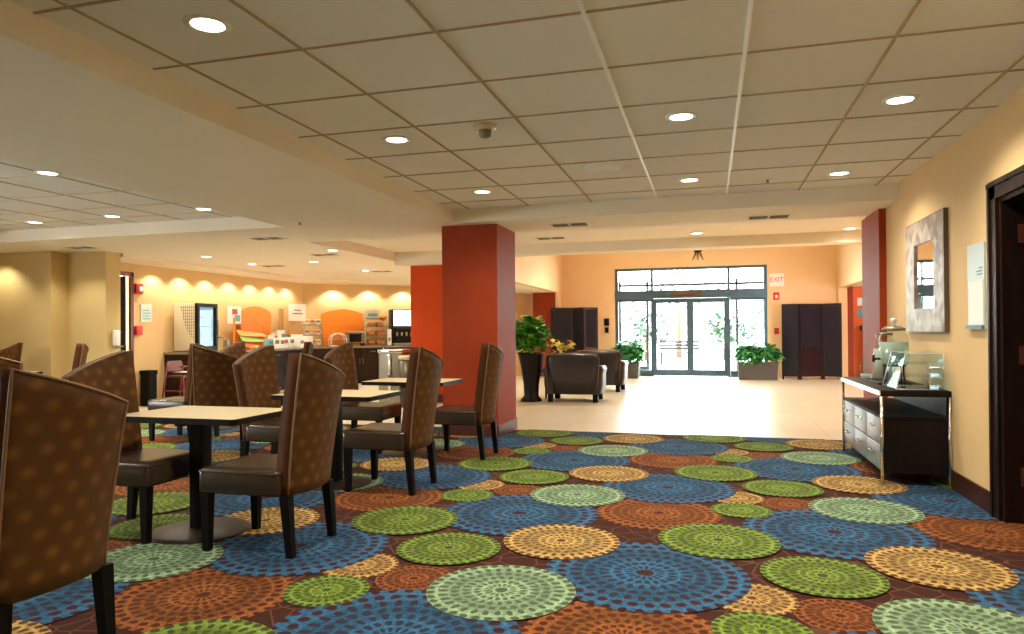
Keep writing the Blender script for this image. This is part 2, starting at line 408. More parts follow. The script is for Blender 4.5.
def carpet():
    bm = bmesh.new()
    pol = bm.verts.layers.float_vector.new('pol')
    fgl = bm.verts.layers.float_color.new('fg'); gal = bm.verts.layers.float_color.new('gap')
    XA, XB, YA, YB = -11.0, 4.15, -3.0, 8.62
    base = lin('#48251a')
    def clip(poly):
        for ax, s, lim in ((0, 1, XB), (0, -1, -XA), (1, 1, YB), (1, -1, -YA)):
            out = []
            for i in range(len(poly)):
                p, q = poly[i-1], poly[i]
                a, b = s*p[ax]-lim, s*q[ax]-lim
                if (a <= 0) != (b <= 0):
                    t = a/(a-b); out.append((p[0]+(q[0]-p[0])*t, p[1]+(q[1]-p[1])*t))
                if b <= 0: out.append(q)
            poly = out
            if not poly: return []
        return poly
    def face(poly, z, fn, c1, c2):
        vs = []
        for p in poly:
            v = bm.verts.new((p[0], p[1], z)); v[pol] = fn(p); v[fgl] = c1; v[gal] = c2; vs.append(v)
        bm.faces.new(vs)
    face([(XA, YA), (XB, YA), (XB, YB), (XA, YB)], .001, lambda p: (9, 9, 5), base, base)
    # carpet edge thickness
    face([(XA, YB), (XB, YB), (XB, YB+.012), (XA, YB+.012)], .0005, lambda p: (9, 9, 5), base, base)
    cols = {'b': ('#3c729a', '#472226', 7.6), 'r': ('#a8642f', '#57291a', 7.6), 's': ('#a5602f', '#57291a', 5), 'm': ('#a6c79c', '#5b6a4e', 6.8),
            'c': ('#dcb56c', '#6d4526', 6.8), 't': ('#d8ae68', '#6d4526', 4.6), 'g': ('#8ca544', '#46542a', 6.8), 'h': ('#8ca840', '#46542a', 4.8)}
    order = 'srtbhmcg'
    cell = [('b', -.33, 3.67, .52), ('b', -1.27, 4.66, .54), ('r', -.35, 4.91, .42), ('s', -1.46, 5.34, .195), ('m', -.98, 5.28, .36), ('c', -.86, 4.10, .345),
            ('t', -1.82, 5.45, .205), ('g', -1.96, 4.30, .35), ('g', -1.46, 3.80, .30), ('h', -1.80, 5.07, .205)]
    lst = []
    for k, cx, cy, R in cell:
        for i in range(-5, 3):
            for j in range(-4, 4):
                X, Y = cx+2.0*i, cy+2.035*j+.04*i
                if X+R < XA or X-R > XB or Y+R < YA or Y-R > YB: continue
                lst.append((order.index(k), k, X, Y, R))
    lst.sort(key=lambda t: (t[0], t[3], t[2]))
    for n, (o_, k, X, Y, R) in enumerate(lst):
        c1, c2, K = cols[k]
        c1, c2 = lin(c1), lin(c2)
        poly = clip([(X+R*math.cos(2*PI*q/40), Y+R*math.sin(2*PI*q/40)) for q in range(40)])
        if len(poly) < 3: continue
        face(poly, .0015+n*2.2e-5, lambda p: ((p[0]-X)/R, (p[1]-Y)/R, K), c1, c2)
    me = bpy.data.meshes.new('carpet'); bm.to_mesh(me); bm.free(); me.materials.append(M['carpet'])
    o = bpy.data.objects.new('floor_carpet', me); COL.objects.link(o)
    tag(o, 'dark brown carpet with blue, green, cream, mint and rust lace medallions', 'carpet', kind='structure')
carpet()

# ------------------------------------------------------------------ ceiling
c = MB(); c.box(-2.9, RX+.2, -3, 7.76, CZ, CZ+.1)
struct('ceiling', c, M['tile_ceil'], 'tiled ceiling of square cream panels over the carpeted room', 'ceiling')
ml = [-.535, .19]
c = MB()
for y in [3.13+.70*i for i in range(-8, 8)]:
    if y < 7.72: c.box(-2.9, RX, y-.007, y+.007, CZ-.006, CZ+.001)
for x in (-2.70, -1.98, -1.25, .90, 1.62): c.box(x-.008, x+.008, -3, 7.75, CZ-.0065, CZ+.001)
g0 = c.build('ceiling_grid', M['bar_tan']); tag(g0, 'thin tan grid bars between the cream ceiling panels', 'ceiling grid', kind='structure')
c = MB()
for x in ml: c.box(x-.0105, x+.0105, -3, 7.75, CZ-.007, CZ+.001)  # the glint on this pair is put into their colour
tag(c.build('ceiling_glint_bar', M['bar_glint']), 'pair of ceiling bars toward the doors, coloured white for their daylight glint', 'ceiling grid', kind='structure')

c = MB()
# soffit over the dining side, with a recessed tray
c.box(-11.2, -9.6, -3, 7.4, SZ, SZ+.3); c.box(-4.95, -2.9, -3, 7.76, SZ, SZ+.3)
c.box(-9.6, -4.95, -3, 1.2, SZ, SZ+.3); c.box(-11.2, -4.95, 7.4, 8.75, SZ, SZ+.3); c.box(-4.95, -2.9, 7.76, 8.75, SZ, SZ+.3)
c.box(-11.2, -5.45, 8.75, 20.5, SZ, SZ+.3)
struct('ceiling_soffit', c, M['soffit'], 'smooth cream dropped soffit over the dining chairs with a tray opening', 'soffit')
c = MB(); c.box(-9.65, -4.9, 1.1, 7.5, CZ, CZ+.1)
struct('ceiling_tray', c, M['tile_ceil'], 'recessed tiled tray in the dropped soffit at the far left', 'ceiling')
c = MB()
for y in (2, 3, 4.0, 4.9, 5.7, 6.4, 7.0): c.box(-9.6, -4.95, y-.008, y+.008, CZ-.005, CZ+.001)
for x in (-5.7, -6.4, -7.1, -7.8, -8.5, -9.2): c.box(x-.008, x+.008, 1.2, 7.4, CZ-.0055, CZ+.001)
tag(c.build('ceiling_tray_grid', mat('tray_bar', '#cbb98f', .6)), 'faint grid bars between the tray panels of the dropped soffit', 'ceiling grid', kind='structure')
c = MB(); c.box(-2.9, RX+.25, 7.75, 8.75, SZ, CZ+.3); c.box(RX+.25, HX1+.2, 8.75, 9.3, SZ, CZ+.3)
struct('beam', c, M['soffit'], 'wide cream ceiling beam resting on the rust red column', 'beam')
c = MB(); c.box(-5.45, HX1+.2, 8.75, 11.6, CZ, CZ+.1)
struct('ceiling_lobby', c, M['soffit'], 'smooth raised lobby ceiling between the two cream beams', 'ceiling')
c = MB(); c.box(-4.0, HX1+.2, 11.25, 11.6, SZ, CZ+1.1)
struct('beam_hall', c, M['soffit'], 'shallow cream beam in front of the tall entrance hall', 'beam')
c = MB(); c.box(-5.45, -4.0, 11.55, 12.4, 2.46, CZ+.3)
struct('bulkhead', c, M['soffit'], 'cream bulkhead above the bright orange column', 'bulkhead')
c = MB(); c.box(HX0-.3, HX1+.3, 11.5, EY+.2, 3.62, 3.75)
struct('ceiling_hall', c, M['soffit'], 'high cream ceiling of the entrance hall', 'ceiling')
c = MB(); c.box(-5.45, HX0-.2, 12.4, EY+1, 2.33, 2.5); c.box(-9, -5.45, 17.2, EY+1, 2.33, 2.45)
struct('ceiling_alcove', c, M['soffit'], 'low cream ceiling of the seating alcove beside the entrance hall', 'ceiling')
c = MB(); c.box(HX1+.2, 6.5, 9.3, EY+.2, 2.33, 2.5)
struct('ceiling_desk', c, M['soffit'], 'low cream ceiling over the reception side', 'ceiling')
# lower strip along the buffet wall
W2D = Vector((.746, .666, 0)).normalized(); W2N = Vector((W2D.y, -W2D.x, 0)); W2O = Vector((BX, 15.2, 0))
def w2(t, n, z=0): return W2O+W2D*t+W2N*n+Vector((0, 0, z))
c = MB()
p = [(BX, 8.95), (BX+.75, 8.95), (BX+.75, 14.9)]
a = w2(6, .75); b = w2(6, 0); q = w2(.28, .75)
c.prism([(BX, 8.97), (BX+.75, 8.97), (q.x, q.y), (a.x, a.y), (b.x, b.y), (BX, 15.2)], 2.48, SZ+.01)
struct('trim_1', c, M['soffit'], 'stepped cream ceiling strip following the buffet wall', 'trim')

# ------------------------------------------------------------------ walls
w = MB(); w.box(RX, RX+.22, 5.23, 9.1, 0, CZ); w.box(RX, RX+.22, -3, 4.25, 0, CZ); w.box(RX, RX+.22, 4.25, 5.23, 2.1, CZ)
struct('wall_right', w, M['wall'], 'beige side wall with the square mirror and dark doorway', 'wall')
w = MB(); w.box(RX-.016, RX, 5.36, 8.22, 0, .15)
struct('baseboard_right', w, M['base_dark'], 'dark wood baseboard under the beige wall beside the console', 'baseboard')
w = MB(); w.box(RX, HX1+.2, 9.1, 9.3, 0, CZ); w.box(HX1, HX1+.2, 9.3, 12, 0, CZ)
w.box(HX1, HX1+.2, 11.6, EY, 2.3, 3.62); w.box(HX1, HX1+.2, 19.25, EY, 0, 2.3)
struct('wall_hall_right', w, M['wall_peach'], 'peach upper wall above the opening to the reception side', 'wall')
w = MB(); w.box(HX0-.2, HX0, 11.6, EY, 2.33, 3.62); w.box(HX0-.1, HX0, 19.0, EY, 0, 2.33)
struct('wall_hall_left', w, M['wall_peach'], 'peach upper wall above the opening to the seating alcove', 'wall')
SX0, SX1, SZT = -2.52, 1.47, 2.97
w = MB(); w.box(-9.2, SX0, EY, EY+.2, 0, 3.62); w.box(SX1, 6.5, EY, EY+.2, 0, 3.62); w.box(SX0, SX1, EY, EY+.2, SZT, 3.62)
struct('wall_entrance', w, M['wall_peach'], 'peach wall around the glass entrance doors', 'wall')
w = MB(); w.box(HX1+.2, HX1+.34, 19.3, 19.49, 0, 2.33, 1); w.box(HX1+.34, 5.2, EY-.02, EY+.005, 0, 2.33, 0); w.box(6.3, 6.5, 9.1, EY, 0, 2.5, 0)
struct('wall_reception', w, [M['wall_orange'], M['red']], 'bright orange wall seen through the opening past the right folding screen', 'wall')
w = MB(); w.box(-11.2, -9.7, 8.4, 8.75, 0, SZ); w.box(-9.72, -8.96, 8.69, 8.97, 0, SZ)
struct('wall_dining', w, M['wall_olive'], 'stepped tan wall behind the far dining chairs', 'wall')
w = MB(); w.box(BX-.2, BX, 9.90, 15.3, 0, SZ); w.box(BX-.2, BX, 8.9, 9.9, 2.3, SZ); w.box(BX-.2, BX, 8.9, 8.98, 0, SZ)
struct('wall_buffet', w, M['wall'], 'beige wall behind the fridge end of the breakfast buffet', 'wall')
w = MB(); a, b, c1, d = w2(-.05, 0), w2(6.2, 0), w2(6.2, -.2), w2(-.05, -.2)
w.prism([(a.x, a.y), (b.x, b.y), (c1.x, c1.y), (d.x, d.y)], 0, SZ)
struct('wall_buffet_angled', w, M['wall'], 'angled beige wall behind the coffee machine end of the buffet', 'wall')
w = MB(); w.box(-11.4, -11.2, 3.2, 8.75, 0, SZ+.3); w.box(-11.4, -11.2, -3.2, -.2, 0, SZ+.3); w.box(-11.4, -11.2, -.2, 3.2, 0, .9); w.box(-11.4, -11.2, -.2, 3.2, 2.0, SZ+.3)  # opening is added out of view so side daylight fills the ceiling
struct('wall_left', w, M['wall_olive'], 'tan wall closing the dining side, with an opening added for fill daylight', 'wall')
w = MB(); w.box(-11.4, 2.1, -3.2, -3, 0, CZ)
struct('wall_rear', w, M['wall'], 'beige wall behind the viewer', 'wall')

# columns
def column(name, x0, x1, y0, y1, z1, m, label, base=True):
    t = thing(name, label, 'column', ((x0+x1)/2, (y0+y1)/2, 0)); t['kind'] = 'structure'
    hx, hy = (x1-x0)/2, (y1-y0)/2
    MB().box(-hx, hx, -hy, hy, 0, z1).build('shaft', m, t)
    if base: MB().box(-hx-.012, hx+.012, -hy-.012, hy+.012, 0, .14).build('plinth', M['base_tile'], t)
column('column', -3.12, -2.42, 7.95, 8.75, SZ, M['red'], 'large rust red square column at the edge of the carpet')
column('column', -5.21, -4.52, 11.72, 12.35, 2.46, M['red_bright'], 'bright orange square column behind the rust red one')
column('column', -4.75, -4.11, 19.02, 19.45, 2.33, M['red'], 'slim red column at the back of the seating alcove')
column('pilaster', 1.75, 2.0, 8.25, 9.12, SZ, M['red'], 'dark red pilaster ending the beige side wall', False)

# ------------------------------------------------------------------ entrance storefront
def frame_box(mb, x0, x1, y0, y1, z0, z1): mb.box(x0, x1, y0, y1, z0, z1)
t = thing('window_1', 'dark framed glass transom and sidelights around the entrance doors', 'window', (-.5, EY+.1, 0)); t['kind'] = 'structure'
fr = MB(); dx = -.5
def fx(x): return x-dx
for x in (SX0+.04, SX1-.04): fr.box(fx(x)-.045, fx(x)+.045, -.07, .07, 0, SZT)
for x in (-1.51, .5): fr.box(fx(x)-.035, fx(x)+.035, -.06, .06, 0, SZT-.07)
fr.box(fx(SX0), fx(SX1), -.075, .075, SZT-.07, SZT)
fr.box(fx(SX0), fx(SX1), -.13, .1, 2.13, 2.35)
for a, b in ((SX0+.08, -1.55), (.54, SX1-.08)):
    fr.box(fx(a), fx(b), -.03, .03, 0, .17); fr.box(fx(a), fx(b), -.03, .03, 2.05, 2.13)
fr.build('frame', M['frame'], t)
gl = MB()
for a, b, z0, z1 in ((SX0, -1.51, 2.35, SZT-.05), (-1.51, .5, 2.35, SZT-.05), (.5, SX1, 2.35, SZT-.05), (SX0+.05, -1.53, .15, 2.08), (.52, SX1-.05, .15, 2.08)):
    gl.box(fx(a), fx(b), -.004, .004, z0, z1)
gl.build('glazing', M['glass'], t)
MB().box(-.5, .3, -.16, -.13, 2.16, 2.32, bev=.01).build('door_operator', mat('operator_bronze', '#6a5a4a', .3, .6), t)
for nm, x0, x1, sd in (('door_1', -1.475, -.5, 'leaf nearer the seating'), ('door_2', -.5, .465, 'leaf nearer the exit sign')):
    t = thing(nm, 'sliding glass entrance door, '+sd, 'door', ((x0+x1)/2, EY+.02, 0)); t['kind'] = 'structure'
    h = (x1-x0)/2
    fr = MB(); fr.box(-h, -h+.09, -.025, .025, .02, 2.12); fr.box(h-.09, h, -.025, .025, .02, 2.12); fr.box(-h+.09, h-.09, -.025, .025, .02, .19); fr.box(-h+.09, h-.09, -.025, .025, 2.0, 2.12)
    fr.build('frame', M['frame'], t); MB().box(-h+.07, h-.07, -.004, .004, .17, 2.02).build('pane', M['glass'], t)
    MB().box(-h+.09, h-.09, -.008, .008, 1.0, 1.03).build('safety_strip', mat('frosted_strip', '#e8eef0', .5), t)

# ------------------------------------------------------------------ outside
g = MB(); g.box(-25, 25, EY+.2, 60, -.2, -.02)
struct('ground_outdoor', g, M['asphalt'], 'pale concrete forecourt outside the glass doors', 'ground')
t = thing('vestibule_frame', 'dark framed outer vestibule glazing beyond the sliding doors', 'window', (-.5, EY+2.6, 0)); t['kind'] = 'structure'
fr = MB()
for x in (-2.2, -1.35, 1.3, 2.1): fr.box(x-.035, x+.035, -.05, .05, 0, 2.8)
fr.box(-2.25, 2.15, -.05, .05, 2.62, 2.7); fr.box(-2.25, 2.15, -.05, .05, 2.28, 2.36)
fr.box(-2.25, -1.35, -.04, .04, 0, .15); fr.box(1.3, 2.15, -.04, .04, 0, .15)
fr.build('frame', M['frame_out'], t)
gl = MB(); gl.box(-2.2, -1.35, -.004, .004, .1, 2.3); gl.box(1.3, 2.1, -.004, .004, .1, 2.3); gl.build('glazing', M['glass'], t)
v = MB(); v.box(-3.2, 2.2, EY+.2, EY+2.7, 3.15, 3.25)
struct('ceiling_vestibule', v, M['white'], 'white ceiling of the outer vestibule', 'ceiling')
def trellis(x, y, lab):
    t = thing('garden_trellis', lab, 'trellis', (x, y, -.02))
    m = MB(); r = .014
    m.tube([(-.3, 0, 0), (-.3, 0, 1.45)], r); m.tube([(.3, 0, 0), (.3, 0, 1.45)], r); m.tube([(-.34, 0, 1.4), (0, 0, 1.95), (.34, 0, 1.4)], r)
    m.tube([(-.3, 0, 1.1), (.3, 0, 1.1)], r*.7); m.tube([(-.3, 0, .5), (.3, 0, .5)], r*.7)
    m.build('frame', M['frame_out'], t)
    m = MB()
    for k in range(-2, 3): m.tube([(k*.1, 0, .1), (k*.1, 0, 1.1)], .006)
    m.build('bar_panel', M['frame_out'], t)
trellis(-2.2, EY+3.6, 'house shaped iron trellis outside, seen through the sidelight near the seating')
trellis(1.35, EY+3.6, 'house shaped iron trellis outside, seen through the sidelight near the exit sign')

def leaves(mb, n, c, rad, ls, lw, up=.4, mi=0, droop=.3):
    for _ in range(n):
        th = random.uniform(0, 2*PI); ph = math.acos(random.uniform(-.75, 1)); rr = random.random()**.4
        p = Vector((c[0]+rad[0]*rr*math.sin(ph)*math.cos(th), c[1]+rad[1]*rr*math.sin(ph)*math.sin(th), c[2]+rad[2]*rr*math.cos(ph)))
        d = Vector((math.cos(th)*random.uniform(.5, 1), math.sin(th)*random.uniform(.5, 1), up+random.uniform(-.5, .5))).normalized()
        sd = d.cross(Vector((random.uniform(-.4, .4), random.uniform(-.4, .4), 1))).normalized(); nn = sd.cross(d)
        L = ls*random.uniform(.65, 1.2); w_ = lw*random.uniform(.7, 1.2)
        pts = [p, p+d*L*.35+sd*w_-nn*0, p+d*L*.4-nn*L*.02, p+d*L*.35-sd*w_, p+d*L*.75+sd*w_*.7-Vector((0, 0, L*droop*.35)), p+d*L*.75-Vector((0, 0, L*droop*.4)), p+d*L*.75-sd*w_*.7-Vector((0, 0, L*droop*.35)), p+d*L-Vector((0, 0, L*droop))]
        V = [mb.bm.verts.new(q) for q in pts]
        for q in ((0, 1, 2), (0, 2, 3), (1, 4, 5, 2), (2, 5, 6, 3), (4, 7, 5), (5, 7, 6)):
            fc = mb.bm.faces.new([V[i] for i in q]); fc.material_index = mi; fc.smooth = True
def stems(mb, c0, c, rad, n, r=.006):
    for _ in range(n):
        th = random.uniform(0, 2*PI); q = random.uniform(.3, .9)
        e = (c[0]+rad[0]*q*math.cos(th), c[1]+rad[1]*q*math.sin(th), c[2]+rad[2]*random.uniform(-.2, .8))
        mid = ((c0[0]*.6+e[0]*.4), (c0[1]*.6+e[1]*.4), (c0[2]+e[2])/2)
        mb.tube([c0, mid, e], r, 5)
for i, (x, y, s, lab) in enumerate(((-2.6, 30, 1.3, 'round clipped shrub outside beyond the sliding doors, wide and low'), (-1.4, 34, 2.6, 'pale leafy tree outside beyond the sliding doors'),
                                    (.6, 31, 1.1, 'small green shrub outside beyond the door leaf near the exit sign'), (2.4, 33, 1.6, 'green shrub outside behind the trellis near the exit sign'))):
    t = thing('outdoor_shrub' if i != 1 else 'outdoor_tree', lab, 'shrub' if i != 1 else 'tree', (x, y, -.02))
    m = MB(); hz = 1.0*s if i != 1 else 3.0
    leaves(m, 420, (0, 0, hz), (.8*s, .8*s, .75*s), .3, .09); m.build('foliage', M['leaf_out'], t, fix=False)
    m = MB(); m.tube([(0, 0, 0), (.03, .02, hz*.6), (0, 0, hz)], .07 if i != 1 else .14, 8, r2=.03); m.build('trunk', M['hinge'], t)
m = MB()
m.box(-8, 8, 44, 44.6, -.02, 3.2); m.box(-8.3, 8.3, 43.8, 44.8, 3.2, 3.5, 1)
o = m.build('building_facade', [M['paper'], M['pot']]); tag(o, 'pale low building across the forecourt outside', 'building', kind='structure')
t = thing('garden_bench', 'dark bench outside beyond the sliding door leaf', 'bench', (-1.1, 27, -.02))
m = MB(); [m.box(-.75, .75, -.22+.12*k, -.13+.12*k, .42, .45) for k in range(4)]; m.build('seat', M['frame_out'], t)
m = MB(); [m.box(-.75, .75, .26, .29, .55+.12*k, .64+.12*k) for k in range(3)]; m.build('backrest', M['frame_out'], t)
for x in (-.65, .65): MB().box(x-.03, x+.03, -.2, .3, 0, .43).build('leg', M['frame_out'], t)

# ------------------------------------------------------------------ hall signs and boxes
t = thing('exit_sign', 'white exit sign with red letters above the fire alarm', 'sign', (1.70, EY-.03, 2.555))
MB().box(-.18, .18, -.03, .03, -.17, .17, bev=.012).build('housing', M['paper'], t)
text('EXIT', .17, 'lettering', mat('exit_letters', '#d8504a', .5), t, face_ny(0, -.032, 0))
t = thing('wall_mounted_strobe', 'red fire alarm strobe on the wall under the exit sign', 'fire alarm', (1.69, EY-.02, 2.13))
MB().box(-.075, .075, -.03, .02, -.1, .1, bev=.01).build('housing', M['redplastic'], t)
MB().box(-.03, .03, -.055, -.03, -.05, .03, bev=.01).build('strobe_lens', M['paper'], t)
t = thing('wall_mounted_pull_station', 'small red pull station on the wall beside the right folding screen', 'fire alarm', (1.69, EY-.02, 1.22))
MB().box(-.06, .06, -.035, .02, -.08, .08, bev=.01).build('housing', M['redplastic'], t)
MB().box(-.045, .045, -.05, -.035, -.02, .01).build('pull_bar', M['redprint'], t)
t = thing('wall_intercom', 'black wall box beside the entrance frame above the armchairs', 'intercom', (-2.75, EY-.03, 1.4))
MB().box(-.07, .07, -.05, .03, .0, .2, bev=.01).build('upper_box', M['black'], t)
MB().box(-.05, .05, -.03, .03, -.2, -.05, bev=.01).build('lower_box', M['black'], t)
t = thing('wall_mounted_sensor', 'small black three pronged motion sensor above the entrance glass', 'sensor', (-.28, EY-.02, 3.3))
MB().box(-.1, .1, -.04, .02, .06, .1, bev=.01).build('housing', M['black'], t)
for k in (-1, 0, 1): MB().tube([(k*.04, -.01, .07), (k*.14, -.05, -.16)], .018, 6, r2=.01).build('prong', M['black'], t)
t = thing('reception_desk', 'dark topped orange reception counter past the right folding screen', 'desk', (4.25, 19.0, 0))
MB().box(-.55, .6, -.3, .3, 0, 1.22).build('body', M['red'], t); MB().box(-.6, .65, -.35, .35, 1.22, 1.34).build('top', M['espresso'], t)
t = thing('round_notice', 'round blue notice on the orange reception wall', 'sign', (3.72, EY-.03, 1.66))
MB().lathe([(.12, 0), (.12, .012)], M=Matrix.Rotation(PI/2, 4, 'X')).build('plate', M['teal'], t)
t = thing('wall_notice', 'cream square notice above the round blue one', 'sign', (3.74, EY-.03, 1.95))
MB().box(-.12, .12, -.006, .006, -.1, .1).build('plate', M['paper'], t)

# ------------------------------------------------------------------ folding screens
def screen(loc, pts, label, h=1.9):
    t = thing('folding_screen', label, 'room divider', loc)
    for (x0, y0), (x1, y1) in zip(pts, pts[1:]):
        L = math.hypot(x1-x0, y1-y0); a = math.atan2(y1-y0, x1-x0)
        Mx = Matrix.Translation((x0, y0, 0)) @ Matrix.Rotation(a, 4, 'Z')
        m = MB(); s = .05
        for q in ((.005, s), (L-s, L-.005)): m.box(q[0], q[1], -.016, .016, .03, h, M=Mx)
        for z0, z1 in ((.08, .16), (.74, .82), (h-.08, h)): m.box(s, L-s, -.014, .014, z0, z1, M=Mx)
        m.box(s, L-s, -.006, .006, .16, .74, M=Mx)
        for q in (.005, L-s): m.box(q, q+s-.005, -.016, .016, 0, .03, M=Mx)
        pn = m.build('panel', M['screen'], t)
        m = MB(); n = 17
        for k in range(n):
            z = .85+k*(h-.08-.87)/(n-1)
            m.box(s, L-s, -.037, .037, -.003, .003, M=Mx @ Matrix.Translation((0, 0, z)) @ Matrix.Rotation(-1.0, 4, 'X'))
        m.build('louvers', M['slat'], pn)
screen((2.46, 18.9, 0), [(-.7, 0), (-.3, -.12), (.27, .14), (.68, -.1)], 'black louvered folding screen beside the planter under the exit sign')
screen((-3.55, 18.9, 0), [(-.64, -.1), (-.06, .12), (.26, -.05), (.62, .15)], 'black louvered folding screen standing behind the armchairs')

# ------------------------------------------------------------------ planters
def boxplanter(x, y, hx, hy, h, label, n=260, hh=.5, lm='leaf_dark'):
    t = thing('planter', label, 'potted plant', (x, y, 0))
    p = MB(); b = .04
    bm = p.bm
    lo = [(-hx+.03, -hy+.03), (hx-.03, -hy+.03), (hx-.03, hy-.03), (-hx+.03, hy-.03)]; up = [(-hx, -hy), (hx, -hy), (hx, hy), (-hx, hy)]
    A = [bm.verts.new((*q, 0)) for q in lo]; B = [bm.verts.new((*q, h)) for q in up]; C_ = [bm.verts.new((q[0]*.9, q[1]*.9, h)) for q in up]; D = [bm.verts.new((q[0]*.88, q[1]*.88, h-.06)) for q in up]
    bm.faces.new(A[::-1])
    for P, Q in ((A, B), (B, C_), (C_, D)):
        for k in range(4): bm.faces.new((P[k], P[(k+1) % 4], Q[(k+1) % 4], Q[k]))
    p.build('pot', M['pot'], t)
    MB().box(-hx*.9, hx*.9, -hy*.9, hy*.9, h-.1, h-.05).build('soil', M['soil'], t)
    m = MB()
    nc = max(1, round(hx/hy))
    for k in range(nc):
        cx = (k-(nc-1)/2)*2*hx/nc*.85
        leaves(m, n//nc, (cx, -.02, h+hh*.36), (hx/nc*1.05+.05, hy*1.0, hh*.55), .2, .065, droop=.5)
        stems(m, (cx, 0, h-.05), (cx, 0, h+hh*.5), (.2, .2, .2), 8)
    m.build('foliage', M[lm], t, fix=False)
boxplanter(1.16, 18.7, .48, .2, .43, 'long grey planter of green foliage beside the right folding screen', 640, .5)
boxplanter(-2.06, 18.75, .28, .25, .42, 'square grey planter of green foliage beside the entrance frame', 560, .62)
boxplanter(-3.45, 16.6, .22, .2, .62, 'planter of yellow croton leaves between tall vase and folding screen', 40, .55, 'leaf_croton')
t = thing('vase_planter', 'tall black tapered vase with a bushy green plant beside the red column', 'potted plant', (-3.1, 12.25, 0))
MB().lathe([(.0, 0), (.19, 0), (.2, .02), (.13, .1), (.14, .3), (.19, .62), (.235, .84), (.24, .87), (.225, .87), (.2, .8), (0, .8)]).build('vase', M['black'], t)
m = MB(); leaves(m, 520, (-.03, 0, 1.14), (.27, .27, .36), .19, .065); stems(m, (0, 0, .8), (0, 0, 1.2), (.25, .25, .3), 14)
m.build('foliage', M['leaf'], t, fix=False)
t = thing('side_table', 'small black side table between the tall vase and the armchair', 'side table', (-3.12, 12.95, 0))
MB().prism(rrect(-.2, .2, -.2, .2, .03), .5, .53).build('top', M['black'], t)
for sx in (-1, 1):
    for sy in (-1, 1): MB().box(sx*.17-.015, sx*.17+.015, sy*.17-.015, sy*.17+.015, 0, .5).build('leg', M['black'], t)

# ------------------------------------------------------------------ club armchairs (face +Y in local space)
def armchair(loc, rz, label):
    t = thing('armchair', label, 'armchair', loc, rz, 'leather club chairs in the lobby')
    m = MB()   # back shell, slightly flared and rounded
    n = 10; bm = m.bm; R = []
    for j, (z, yo, w_) in enumerate(((.14, -.36, .37), (.4, -.39, .42), (.62, -.42, .455), (.78, -.44, .46), (.84, -.425, .44), (.86, -.37, .42), (.83, -.3, .41), (.6, -.24, .4), (.3, -.2, .38), (.14, -.2, .36))):
        R.append([bm.verts.new((w_*(-1+2*k/n), yo-.03*(1-(-1+2*k/n)**2)*(1 if j < 6 else -.6), z-.02*abs(-1+2*k/n)**3*(1 if 3 < j < 7 else 0))) for k in range(n+1)])
    for a, b in zip(R, R[1:]+R[:1]):
        for k in range(n): fc = bm.faces.new((a[k], a[k+1], b[k+1], b[k])); fc.smooth = True
    bm.faces.new([r[0] for r in R]); bm.faces.new([r[-1] for r in R][::-1])
    bk = m.build('backrest', M['club'], t)
    MB().tube([(-.43, -.385, .16), (-.475, -.43, .62), (-.48, -.45, .78), (-.44, -.44, .85), (0, -.46, .868), (.44, -.44, .85), (.48, -.45, .78), (.475, -.43, .62), (.43, -.385, .16)], .008, 6).build('piping', M['piping'], bk)
    for s in (-1, 1):
        m = MB()
        prof = [(.47, .14), (.5, .3), (.5, .5), (.52, .58), (.49, .635), (.42, .64), (.37, .6), (.355, .5), (.35, .14)]
        Mx = Matrix(((0, 0, 0, 0),)*0) if False else None
        a = [m.bm.verts.new((s*x, -.4, z)) for x, z in prof]; b = [m.bm.verts.new((s*x, .38, z-.02)) for x, z in prof]
        q = len(prof)
        for k in range(q): fc = m.bm.faces.new((a[k], a[(k+1) % q], b[(k+1) % q], b[k])); fc.smooth = True
        m.bm.faces.new(a); m.bm.faces.new(b[::-1])
        m.build('arm', M['club'], t)
    MB().box(-.36, .36, -.22, .36, .14, .3, bev=.02).build('seat_base', M['club'], t)
    MB().box(-.35, .35, -.22, .41, .3, .45, bev=.045).build('seat_cushion', M['club'], t)
    for sx in (-1, 1):
        for sy in (-.34, .32): MB().prism([(sx*.4-.045, sy-.04), (sx*.4+.045, sy-.04), (sx*.4+.045, sy+.04), (sx*.4-.045, sy+.04)], 0, .145).build('leg', M['leg'], t)
    return t
armchair((-2.34, 12.55, 0), .02, 'dark leather club armchair beside the tall black vase, back turned to the dining tables')
armchair((-2.2, 14.75, 0), -.03, 'dark leather club armchair standing in front of the first one, nearer the doors')

